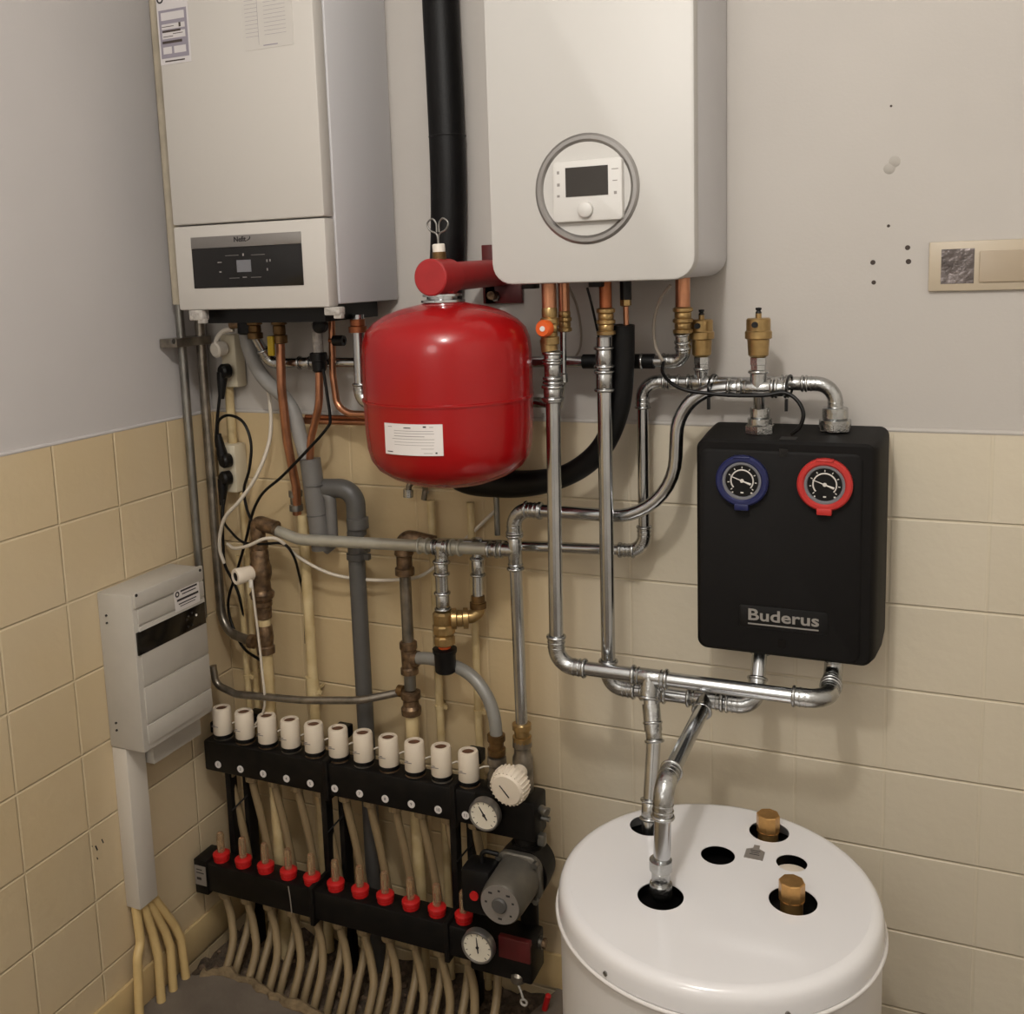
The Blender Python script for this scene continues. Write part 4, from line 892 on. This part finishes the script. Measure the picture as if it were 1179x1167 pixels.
# cream pipes on the tiles
t, p, q = vpipe('cream_pipe', 'cream pipe with a clip, running down the tiles beside the waste pipe', 'pipe', 346, 592, 368, 870, .055, .0155, 'cream_pipe', (795,), zend=-.04)
cyl('lower_joint', P(361, 802, .055), P(359, 778, .055), .019, 'cream_pipe', t, 16)
t, p, q = vpipe('cream_pipe', 'slim cream pipe in the corner behind the iron valve column', 'pipe', 279, 640, 287, 870, .06, .009, 'cream_pipe', (778,), zend=-.04)
t, p, q = vpipe('cream_pipe', 'slim cream pipe between the rusty column and the bypass valve', 'pipe', 498, 576, 507, 870, .03, .0115, 'cream_pipe', (812,), zend=-.04)
t, p, q = vpipe('cream_pipe', 'slim cream pipe on the tiles behind the bypass valve branch', 'pipe', 541, 578, 553, 870, .03, .0105, 'cream_pipe', (818,), zend=-.04)
t, p, q = vpipe('thin_steel_pipe', 'thin steel pipe dropping from the black hose to the level pipe', 'pipe', 572, 570, 573, 640, .05, .0075, 'steel', zend=c1.z)
# rusty column
rcd = .10
def rc(v): return Vector((P(470, 740, rcd).x, -rcd, P(468 + (v - 640) * .03, v, rcd).z))
t = thing('iron_column', 'rusty iron riser with tees between the waste pipe and the bypass valve', 'pipe', rc(865))
cyl('cream_pipe', Vector((rc(0).x, -rcd, -.04)), rc(822), .0185, 'cream_pipe', t, 18)
lathe('lower_valve', [(.019, 0), (.027, .004), (.028, .022), (.022, .03), (.021, .045), (.027, .05), (.027, .068), (.02, .072)], rc(823), UP, 'rust', t, 16, smooth=30)
cyl('steel_nipple', rc(793), rc(770), .016, 'steel', t, 18)
lathe('tee_body', [(.018, 0), (.024, .003), (.024, .018), (.020, .022), (.021, .07), (.024, .074), (.024, .09), (.018, .094)], rc(776), UP, 'rust', t, 18, smooth=30)
cyl('steel_riser', rc(745), rc(660), .0155, 'tarnish', t, 18)
lathe('iron_tee', [(.018, 0), (.026, .004), (.026, .022), (.021, .026), (.021, .055), (.026, .06), (.024, .075), (.018, .08)], rc(663), UP, 'rust', t, 18, smooth=30)
pz = rc(618); tube('iron_elbow', [rc(640), pz, P(500, 626, .088)], [.03], .0225, 'rust', t)
o = tube('steel_pipe', [P(245, 766, .165), P(249, 788, .165), P(272, 799, .17), P(350, 806, .165), P(415, 806, .14), rc(797) + Vector((-.02, 0, 0))], [.03, .04, .3, .25], .0105, 'tarnish', None); tag(o, 'thin steel pipe sweeping low across the cream pipes to the rusty column', 'pipe')
gland('end_nut', o.location - XX * .02, XX, .0105, 'brass_dull', o, 1, .02)
t = thing('grey_hose', 'smooth grey hose arching from the rusty column to the manifold valve', 'hose', P(572, 850, .15))
hose('hose', [rc(757) + XX * .01, P(495, 758, .11), P(520, 765, .125), P(543, 778, .14), P(560, 800, .15), P(569, 825, .155), P(572, 852, .155)], .0165, 'hose_pale', t, 16, 10)
gland('hose_nut', P(572, 868, .155), UP, .015, 'brass_dull', t, 3, .055); gland('tee_nut', rc(757) + XX * .012, XX, .014, 'rust', t, 1, .018)
# clamp on the wall beneath the red vessel
p = P(480, 562, .05); t = thing('pipe_clamp', 'small steel clamp on the tiles just beneath the red vessel', 'clamp', p)
tube('ring', [P(470, 570, .06), P(471, 556, .06), P(485, 553, .055), P(490, 562, .03), P(488, 575, .03)], [.02, .02, .015], .008, 'tarnish', t); cyl('steel_collar', P(470, 572, .06), P(470, 563, .06), .0135, 'fitting', t, 18); cyl('stud', P(491, 566, .03), P(491, 566, 0), .006, 'steel', t, 10)
p = P(616, 463, .06); t = thing('pipe_clamp', 'small steel clamp on the wall between the red vessel and the thick steel pipe', 'clamp', p)
cyl('stud', p, P(616, 463, -.007), .006, 'steel', t, 10); cyl('steel_collar', p + XX * .015, p - XX * .02, .013, 'tarnish', t, 18)
# socket frame on the plaster
sa, sb = P(1070, 279, -.007), P(1240, 335, -.007); sz1, sz0 = sa.z, P(1069, 335.5, -.007).z
t = thing('light_switch', 'beige double switch frame on the white wall, one opening taped over', 'switch', W((sa.x + .15), -.007, sz0))
box('frame', sa.x, sa.x + .30, -.007, .004, sz0, sz1, 'socket_frame', t, .003)
q0, q1 = P(1084, 287, .004), P(1121, 326, .004); slab('taped_opening', W((q0.x + q1.x) / 2, .004, (q0.z + q1.z) / 2), q1.x - q0.x, q0.z - q1.z, 'foil', t, BACK, .0006)
q0, q1 = P(1128, 289, .004), P(1128, 325, .004); plate('rocker', q0.x + .065, (q0.z + q1.z) / 2, .13, q0.z - q1.z, .002, .003, .008, 'socket', t, .0015)
# control box on the side wall
fx = .115; byL, byR, bzt, bzb = -.507, -.2365, 1.1835, .765
t = thing('control_box', 'grey sheet steel control box on the side wall above a pale trunking', 'control box', (.05, (byL + byR) / 2, bzb))
box('cover', .0, fx, -byR, -byL, bzb, bzt, 'box_grey', t, .004)
box('rear_base', .0, .07, -byR + .004, .43, bzb - .075, bzb + .02, 'box_grey', t, .002)
def bp(u, v): return PX(u, v, fx)
zs1 = PX(154, 737, fx).z; zw1, zw0 = bp(157, 727).z, bp(160, 754).z
def xs(name, y0, y1, z0, z1, x0, x1, material, parent, bev=0):
    return box(name, x0, x1, -y1, -y0, z0, z1, material, parent, bev)
seam = [bzt - .045, 1.072, .985, .917, .855, .80]
seam[1] = bp(154, 722.5).z; 
zs_ = []
for k, (u, v) in enumerate(((154, 723.5), (162, 793), (166, 836), (168, 860))):
    z = bp(u, v).z; zs_.append(z)
for za, zb_ in zip([bp(152, 702).z - .002] + zs_, zs_ + [bzb + .002]):
    if za - zb_ > .02: xs('cover_panel', byL + .016, byR - .004, zb_ + .003, za - .003, fx - .002, fx + .004, 'box_grey', t, .0012)
xs('top_hood', byL + .006, byR - .004, bp(152, 702).z, bp(152, 702).z + .04, fx - .004, fx + .006, 'box_grey', t, .003)
wy0, wy1, wz1, wz0 = bp(157, 737).y, bp(235, 706).y, (bp(157, 727).z + bp(233, 694).z) / 2, (bp(160, 754).z + bp(235, 717).z) / 2
win = xs('display_window', wy0, wy1, wz0, wz1, fx - .002, fx + .0055, 'black_gloss', t, .001)
kp = [bp(u, v) for u, v in ((215, 709), (219, 705), (224, 707.5), (215, 721), (220, 719), (213, 713))]
for i, p in enumerate(kp): cyl('key', Vector((fx + .005, p.y, p.z)), Vector((fx + .007, p.y, p.z)), .0035, 'white_plastic' if i == 2 else 'screen', win, 10)
lc = bp(214, 685); ls = slab('maker_label', Vector((fx + .004, lc.y, lc.z)), .098, .064, 'label_white', t, LEFT, .0007)
lines('lettering', [(Vector((fx + .0047, lc.y + dy, lc.z + dz)), w, h) for dy, dz, w, h in ((.008, .019, .066, .005), (.008, .010, .055, .003), (.002, -.003, .085, .006), (.0, -.014, .07, .003), (.0, -.021, .06, .002))], 'ink', ls, LEFT, .0003)
annulus('mark', Vector((fx + .0047, lc.y - .038, lc.z + .014)), XX, .008, .004, .0004, 'ink', ls, 20)
for u, v in ((154.5, 685), (228, 656)):
    p = bp(u, v); cyl('screw', Vector((fx, p.y, p.z)), Vector((fx + .008, p.y, p.z)), .004, 'ink', t, 10)
for z in (1.125, 1.105, .835, .815): p = Vector((.028, byL, z)); cyl('screw', p, p + FWD * .003, .003, 'ink', t, 8)
ty0, ty1 = -.503, -.436
o = xs('cable_trunking', ty0, ty1, .308, bzb - .002, 0, .048, 'trunk', None, .002); tag(o, 'pale grey square trunking on the tiles below the control box', 'cable trunking')
for i, (us, lbl) in enumerate(((((171, 1042), (162, 1085), (158, 1100), (160, 1170)), 'first of four beige conduits fanning from the trunking, straightest and nearest the room'), (((173, 1042), (176, 1075), (182, 1100), (186, 1155)), 'second of four beige conduits fanning from the trunking, counted from the room'),
      (((175, 1042), (190, 1072), (196, 1090), (200, 1146)), 'third of four beige conduits fanning from the trunking, counted from the room'), (((177, 1040), (200, 1064), (208, 1080), (215, 1134)), 'fourth of four beige conduits fanning from the trunking, nearest the corner'))):
    y_ = [-.47, -.455, -.44, -.425][i]; x_ = [.026, .024, .026, .02][i]; pts = [Vector((.018 + .006 * (i % 2), -.49 + .012 * i, .34))]
    pts += [PX(*us[k], (.028, .036, .04)[k - 1]) for k in (1, 2, 3)]; pts[-1].z = -.01
    o = tube('beige_conduit', pts, [.05, .05], .0125, 'conduit', None, 14); tag(o, lbl, 'conduit', 'beige conduits below the control box')

# ================================================================== UNDERFLOOR HEATING MANIFOLD
NX, X_0, DX = 11, .083, .0788
ORD = ['first', 'second', 'third', 'fourth', 'fifth', 'sixth', 'seventh', 'eighth', 'ninth', 'tenth', 'eleventh']
uz1, uz0, ud = .648, .556, .2
up_ = thing('return_manifold', 'upper black manifold bar with numbered discs under the white actuators', 'manifold', W(.5, .165, uz0))
box('bar', .038, .905, .125, ud, uz0, uz1, 'bar', up_, .006)
xr = P(617, 950, ud).x
box('mixing_block', .90, xr, .12, ud + .004, uz0 - .012, uz1 + .004, 'bar', up_, .008)
for u in (376, 521):
    p = P(u, 895, ud); bm = bmesh.new(); a_box(bm, p.x - .008, p.x + .008, .115, ud + .008, uz0 - .014, uz1 + .012, .003); fin('joint_clamp', bm, 'bar', up_, 40)
for k in range(NX):
    x = X_0 + DX * k; c = W(x + .004, ud, .581)
    dsc = lathe('number_disc', [(.0105, 0), (.0105, .0015), (0, .0015)], c, FWD, 'label_white', up_, 20)
    text('digit', str(k + 1), c + FWD * .0017, .012, 'ink', dsc, BACK, None, 0, 0, .0002)
    lathe('valve_insert', [(.028, 0), (.028, .004), (.022, .008), (.022, .012), (0, .012)], W(x, .163, uz1 - .004), UP, 'rust' if k % 3 else 'tarnish', up_, 20)
def dial(parent, c, R, a, nm='temperature_gauge', ax=FWD):
    g = lathe(nm, [(R * .8, 0), (R, .003), (R, .02), (R * .95, .024), (R * .88, .024), (R * .86, .019), (0, .019)], c, ax, 'silver', parent, 40)
    lathe('dial_face', [(R * .87, 0), (R * .87, .0006), (0, .0006)], c + FWD * .0191, FWD, 'gauge_face', g, 36)
    cc = c + FWD * .0202; dr = Vector((math.cos(a), 0, math.sin(a))); bm = bmesh.new(); a_sweep(bm, [cc - dr * R * .35, cc, cc + dr * R * .6], [.0016, .0022, .0008], 6); a_lathe(bm, [(.004, 0), (.004, .002), (0, .0022)], cc, FWD, 14); fin('needle', bm, 'ink', g, 40)
    bm = bmesh.new()
    for k in range(11):
        t = math.radians(-50 + 280 * k / 10); d = Vector((math.cos(t), 0, math.sin(t))); a_sweep(bm, [cc + d * R * .68, cc + d * R * (.78 if k % 2 else .81)], .0009, 4)
    fin('dial_scale', bm, 'ink', g, None); return g
p = P(557.5, 938, ud + .04); cyl('gauge_stem', Vector((p.x, -ud, p.z)), Vector((p.x, -ud - .03, p.z)), .014, 'bar', up_, 16); dial(up_, Vector((p.x, -ud - .022, p.z)), .042, math.radians(122))
# valve bodies and pipe entries on the mixing block
for u, v0, nm in ((572, 868, 'valve_body'), (601, 848, 'valve_body')):
    p = P(u, v0, .155 if u < 590 else dD); top_ = p.z; x = p.x; y = p.y
    lathe(nm, [(.026, 0), (.026, top_ - uz1 - .05), (.021, top_ - uz1 - .04), (.021, top_ - uz1 - .024), (.025, top_ - uz1 - .02), (.024, top_ - uz1 - .002), (.016, top_ - uz1)], Vector((x, y, uz1 - .004)), UP, 'tarnish', up_, 16, smooth=30)
for (u, v) in ((623, 931), (632, 943)):
    p = P(u, v, .16); cyl('bolt', Vector((xr - .005, p.y, p.z)), Vector((xr + .022, p.y, p.z)), .007, 'steel', up_, 10); 
lathe('adjusting_screw', [(.011, 0), (.011, .02), (.009, .024), (0, .024)], P(623, 931, ud - .02), Vector((.8, -.5, 0)), 'steel', up_, 14)
# white ribbed thermostat head on the mixing block
hd = P(590, 900, ud + .035); ax = Vector((-.06, -1, -.12)).normalized()
th = thing('thermostat_head', 'cream ribbed thermostat head on the upper manifold, beside a dial gauge', 'thermostat', hd)
lathe('collar', [(.018, -.05), (.02, -.045), (.02, -.012), (.026, -.01), (.026, 0)], hd, ax, 'offwhite', th, 24)
lathe('knob', [(.026, -.012), (.040, -.008), (.046, .0), (.0475, .012), (.045, .030), (.038, .038), (.033, .0385), (0, .0385)], hd, ax, 'offwhite', th, 40, smooth=40)
_, e1, e2 = frame_of(ax); bm = bmesh.new()
for k in range(26):
    a = 2 * PI * k / 26; d = e1 * math.cos(a) + e2 * math.sin(a); a_sweep(bm, [hd + ax * -.004 + d * .0455, hd + ax * .012 + d * .0476, hd + ax * .033 + d * .0432], .0026, 6)
fin('grip_rib', bm, 'offwhite', th, 60)
cc = hd + ax * .039; dr = (e1 * -.5 + e2 * .85).normalized(); bm = bmesh.new(); a_sweep(bm, [cc - XX * .016 + UP * .012, cc + XX * .008 - UP * .016], .0014, 6); fin('pointer_line', bm, 'ink', th, None)
# white actuators
def actuator(k):
    x = X_0 + DX * k; o = W(x, .163, .652)
    t = thing('valve_actuator', f'{ORD[k]} white valve actuator along the manifold, above number disc {k + 1}', 'valve actuator', o, 'white actuators along the manifold')
    lathe('base_ring', [(.026, 0), (.029, .002), (.029, .010), (.026, .012), (0, .012)], o, UP, 'black', t, 28)
    lathe('housing', [(.0265, .010), (.0278, .012), (.0265, .082), (.0245, .087), (.017, .088), (.0165, .082), (0, .082)], o, UP, 'offwhite', t, 36, smooth=35)
    lathe('top_window', [(.0162, .0822), (.0162, .0835), (0, .0835)], o, UP, 'wood', t, 24)
    lines('lettering', [(o + Vector((-.006, -.0276, .038)), .022, .002), (o + Vector((-.009, -.0276, .042)), .008, .002)], 'ink_grey', t, BACK, .0006)
    hose('lead', [o + Vector((.022, .012, .035)), o + Vector((.036, .02, .04)), o + Vector((.05, .03, .036 - .01 * (k % 2))), o + Vector((.064, .045, .02))], .0026, 'cable_white', t, 6, 5)
for k in range(NX): actuator(k)
# clip-on cable plugs behind the actuators
for (u, v) in ((250, 833), (297, 822), (396, 838), (548, 866)):
    p = P(u, v, .10); t = thing('cable_connector', {250: 'black connector behind the first white actuator', 297: 'black connector behind the second white actuator', 396: 'black connector behind the sixth white actuator', 548: 'black connector behind the eleventh white actuator'}[u], 'connector', p)
    bm = bmesh.new(); a_box(bm, p.x - .022, p.x + .022, .085, .12, p.z - .022, p.z + .012, .004); fin('shell', bm, 'black', t); cyl('foot', p - UP * .02, Vector((p.x, p.y, uz1 - .002)), .006, 'black', t, 8)
# lower bar
lz1, lz0, ld = .302, .216, .258
lo = thing('supply_manifold', 'lower black manifold bar carrying a row of red flow meters', 'manifold', W(.5, .22, lz0))
box('bar', .045, .905, .185, ld, lz0, lz1, 'bar', lo, .006)
box('end_block', .022, .068, .18, ld + .004, lz0 - .012, lz1 + .008, 'bar', lo, .004)
p = P(236, 1006, ld + .004); es = slab('end_sticker', W(.045, ld + .004, (lz0 + lz1) / 2 + .004), .04, .06, 'sticker', lo)
lines('lettering', [(W(.042, ld + .005, (lz0 + lz1) / 2 + .022), .02, .003), (W(.045, ld + .005, (lz0 + lz1) / 2 + .012), .026, .003), (W(.04, ld + .005, (lz0 + lz1) / 2 - .006), .016, .008)], 'ink', es, BACK, .0004)
for u, v in ((360, 1040), (515, 1080)):
    q = P(u, v, ld); bm = bmesh.new(); a_box(bm, q.x - .007, q.x + .007, .178, ld + .008, lz0 - .016, lz1 + .012, .003); fin('joint_clamp', bm, 'bar', lo)
q = P(333, 1030, ld); hose('bar_wire', [W(q.x, ld + .002, lz1 - .004), W(q.x + .004, ld + .002, (lz0 + lz1) / 2), W(q.x + .006, ld + .002, lz0 + .004)], .0016, 'cable_grey', lo, 6, 5)
for k in range(NX):
    x = X_0 + DX * k + .012 - .0012 * k; o = W(x, .225, lz1 - .002)
    f = lathe('flow_meter', [(.022, 0), (.0225, .003), (.0225, .012), (.0245, .014), (.0245, .023), (.02, .026), (.014, .028), (0, .028)], o, UP, 'red_plastic', lo, 14, smooth=25)
    lathe('sight_tube', [(.0108, .026), (.0108, .078), (.0085, .085), (.003, .088), (0, .088)], o, UP, 'glass_tube', f, 16, smooth=40)
    cyl('indicator', o + UP * .03 + FWD * .0088, o + UP * .065 + FWD * .0088, .0018, 'red_plastic' if k % 2 else 'mark', f, 6)
    lathe('lower_nut', [(.016, -.03), (.018, -.027), (.018, 0), (.014, .002)], W(x, .222, lz0), UP, 'tube', lo, 12, smooth=25)
xl = P(612, 1100, ld).x
box('pump_block', .90, xl, .17, ld + .002, lz0 - .02, lz1 - .0, 'bar', lo, .006)
q0, q1 = P(574, 1083, ld + .004), P(611, 1112, ld + .004)
box('red_plate', q0.x, q1.x, ld - .01, ld + .006, q1.z + .004, q1.z + .062, 'red_dark', lo, .002)
p = P(550, 1090, ld + .04); cyl('gauge_stem', Vector((p.x, -ld, p.z)), Vector((p.x, -ld - .03, p.z)), .014, 'bar', lo, 16); dial(lo, Vector((p.x, -ld - .022, p.z)), .044, math.radians(95))
p = P(616, 1083, .2); cyl('drain_valve', p - XX * .03, p + XX * .022, .016, 'tarnish', lo, 16); cyl('drain_nut', p + XX * .012, p + XX * .03, .013, 'rust', lo, 6, smooth=20)
p = P(597, 1125, ld - .01); lathe('drain_cock', [(.014, 0), (.02, .004), (.02, .022), (.012, .028), (.012, .05), (0, .05)], p - UP * .01, UP, 'tarnish', lo, 18); cyl('cock_neck', p + UP * .03, Vector((p.x, p.y, lz0)), .012, 'tarnish', lo, 14)
bm = bmesh.new(); a_sweep(bm, [p + FWD * .012, p + Vector((.012, -.016, -.022)), p + Vector((.018, -.018, -.04))], .003, 8); a_torus(bm, p + Vector((.02, -.018, -.05)), FWD, .008, .003, 18, 8); fin('key_ring', bm, 'clear', lo, 60)
# black uprights that carry both bars
for u, lbl in ((271, 'black upright strap joining both manifold bars at the corner end'), (379, 'black upright strap joining both manifold bars near number disc 5'), (526, 'black upright strap joining both manifold bars near number disc 10')):
    p = P(u, 920, .16); bm = bmesh.new()
    t = thing('manifold_strap', lbl, 'bracket', W(p.x, .15, lz0 - .16), 'black straps carrying the manifold')
    box('front_leg', p.x - .014, p.x + .004, .150, .182, lz0 - .02, uz0 + .003, 'bar', t, .002)
    box('rear_leg', p.x + .014, p.x + .03, .10, .14, .0 - .02, uz0 + .003, 'bar', t, .002)
    bm = bmesh.new(); a_sweep(bm, [W(p.x + .006, .185, uz0 - .12), W(p.x + .03, .14, uz0 - .09)], .0025, 6); fin('strap_wire', bm, 'cable', t, None)
# heating tubes: eleven from the upper bar, eleven from the lower bar
R2_ = random.Random(3)
for k in range(NX):
    x = X_0 + DX * k; j = R2_.uniform(-.006, .006)
    pts = [W(x + .012, .163, uz0 + .01), W(x + .016, .160, .50), W(x + .030, .152, .40), W(x + .045, .148, .28), W(x + .055, .155, .18), W(x + .062 + j, .185, .085), W(x + .066 + j, .245, .01), W(x + .062 + j, .275, -.045)]
    o = hose('heating_tube', pts, .0116, 'tube', None, 12, 7); tag(o, f'beige heating tube hanging from the upper manifold bar under number disc {k + 1}', 'heating tube', 'tubes from the upper manifold bar')
    gn = lathe('tube_nut', [(.014, 0), (.019, .004), (.019, .02), (.016, .024), (.016, .032)], W(x + .012, .163, uz0 - .028), UP, 'tube', o, 12, smooth=25)
for k in range(NX):
    x = X_0 + DX * k + .012 - .0012 * k; j = R2_.uniform(-.006, .006)
    pts = [W(x, .222, lz0 - .005), W(x + .006, .222, .17), W(x + .020, .226, .12), W(x + .034 + j, .245, .06), W(x + .036 + j, .285, .0), W(x + .03 + j, .31, -.05)]
    o = hose('heating_tube', pts, .0116, 'tube', None, 12, 7); tag(o, f'beige heating tube dropping from the lower manifold bar under the {ORD[k]} red flow meter', 'heating tube', 'tubes from the lower manifold bar')
# circulation pump
pc_ = P(597, 1008, .22); fc = P(577.5, 1040, .33); px_ = (pc_.x + fc.x) / 2; pzz = (pc_.z + fc.z) / 2
cp_ = thing('circulation_pump', 'grey circulation pump with round dial face between the manifold bars', 'pump', W(px_, .2, pzz - .06))
C0 = W(px_, .0, pzz)
bm = bmesh.new(); a_loft(bm, [[Vector((px_ + x, -d, pzz + z)) for x, z in rrect(.124 - i, .124 - i, .035, 6)] for d, i in ((.205, .004), (.208, 0), (.222, 0), (.225, .006))]); fin('flange', bm, 'pump_grey', cp_, 40)
lathe('motor', [(.058, .22), (.058, .235), (.056, .31), (.053, .335), (.05, .34), (0, .34)], C0, FWD, 'pump_grey', cp_, 40)
lathe('motor_label', [(.0495, .3398), (.0495, .3412), (0, .3412)], C0, FWD, 'sticker', cp_, 40)
lines('lettering', [(C0 + Vector((math.cos(a) * .036, -.3412, math.sin(a) * .036)), .010 if k % 2 else .006, .005) for k, a in enumerate([.3, .9, 1.6, 2.3, 3.1, 4.7, 5.6])], 'ink', cp_, BACK, .0003)
lathe('vent_plug', [(.0195, .341), (.0195, .346), (.016, .349), (0, .349)], C0, FWD, 'pvc_dark', cp_, 24)
for sx in (-1, 1):
    for sz in (-1, 1): q = C0 + Vector((sx * .049, -.224, sz * .049)); cyl('flange_bolt', q, q + FWD * .012, .008, 'steel', cp_, 6, smooth=20)
lathe('pump_housing', [(.03, .12), (.066, .13), (.07, .17), (.07, .204), (0, .205)], C0, FWD, 'bar', cp_, 36)
box('terminal_box', px_ - .125, px_ - .045, .225, .30, pzz - .075, pzz + .045, 'black', cp_, .012)
q = P(547.5, 1034, .31); cyl('red_button', Vector((px_ - .086, -.298, q.z)), Vector((px_ - .086, -.305, q.z)), .0115, 'red_plastic', cp_, 20)
tube('lead', [Vector((px_ - .08, -.26, pzz + .04)), Vector((px_ - .085, -.255, pzz + .075)), Vector((px_ - .04, -.25, pzz + .07))], [.02], .006, 'cable', cp_)
cyl('upper_pipe', W(px_ + .004, .165, pzz + .06), W(px_ + .004, .165, uz0 - .005), .024, 'bar', cp_, 24); gland('upper_nut', W(px_ + .004, .165, uz0 - .055), UP, .026, 'bar', cp_, 2, .045)
cyl('lower_pipe', W(px_ + .004, .165, lz1 - .01), W(px_ + .004, .165, pzz - .05), .024, 'bar', cp_, 24)
box('isolating_lever', px_ + .04, px_ + .06, .17, .19, pzz + .075, pzz + .105, 'steel', cp_, .003)
# small red thing by the tank
p = PZ(631, 1163, 0); o = cyl('red_rod', Vector((p.x - .01, p.y, -.0)), Vector((p.x + .004, p.y - .004, .05)), .008, 'red_plastic', None, 14, bev=.002, loc=p); tag(o, 'short red peg standing on the floor beside the white tank', 'peg')

# ================================================================== LIGHT AND VIEW
def lamp(name, kind, loc, energy, color, size):
    l = bpy.data.lights.new(name, kind); l.energy = energy; l.color = color
    l.shadow_soft_size = size
    o = bpy.data.objects.new(name, l); COL.objects.link(o); o.location = loc; return o
lamp('main_or_fill_bulb', 'POINT', LP, 57, (1.0, .965, .92), .065)
lamp('main_or_fill_bulb', 'POINT', LP_FILL, 30, (1.0, .975, .945), .35)  # added soft fill light, lifts the shade from behind the camera
w = bpy.data.worlds.new('room_air'); SC.world = w; w.use_nodes = True
w.node_tree.nodes['Background'].inputs['Color'].default_value = (.9, .85, .8, 1); w.node_tree.nodes['Background'].inputs['Strength'].default_value = .2
vs = SC.view_settings; SC.display_settings.display_device = 'sRGB'
vs.view_transform = 'Standard'; vs.look = 'None'; vs.gamma = 1; vs.use_curve_mapping = False; vs.exposure = 0.0
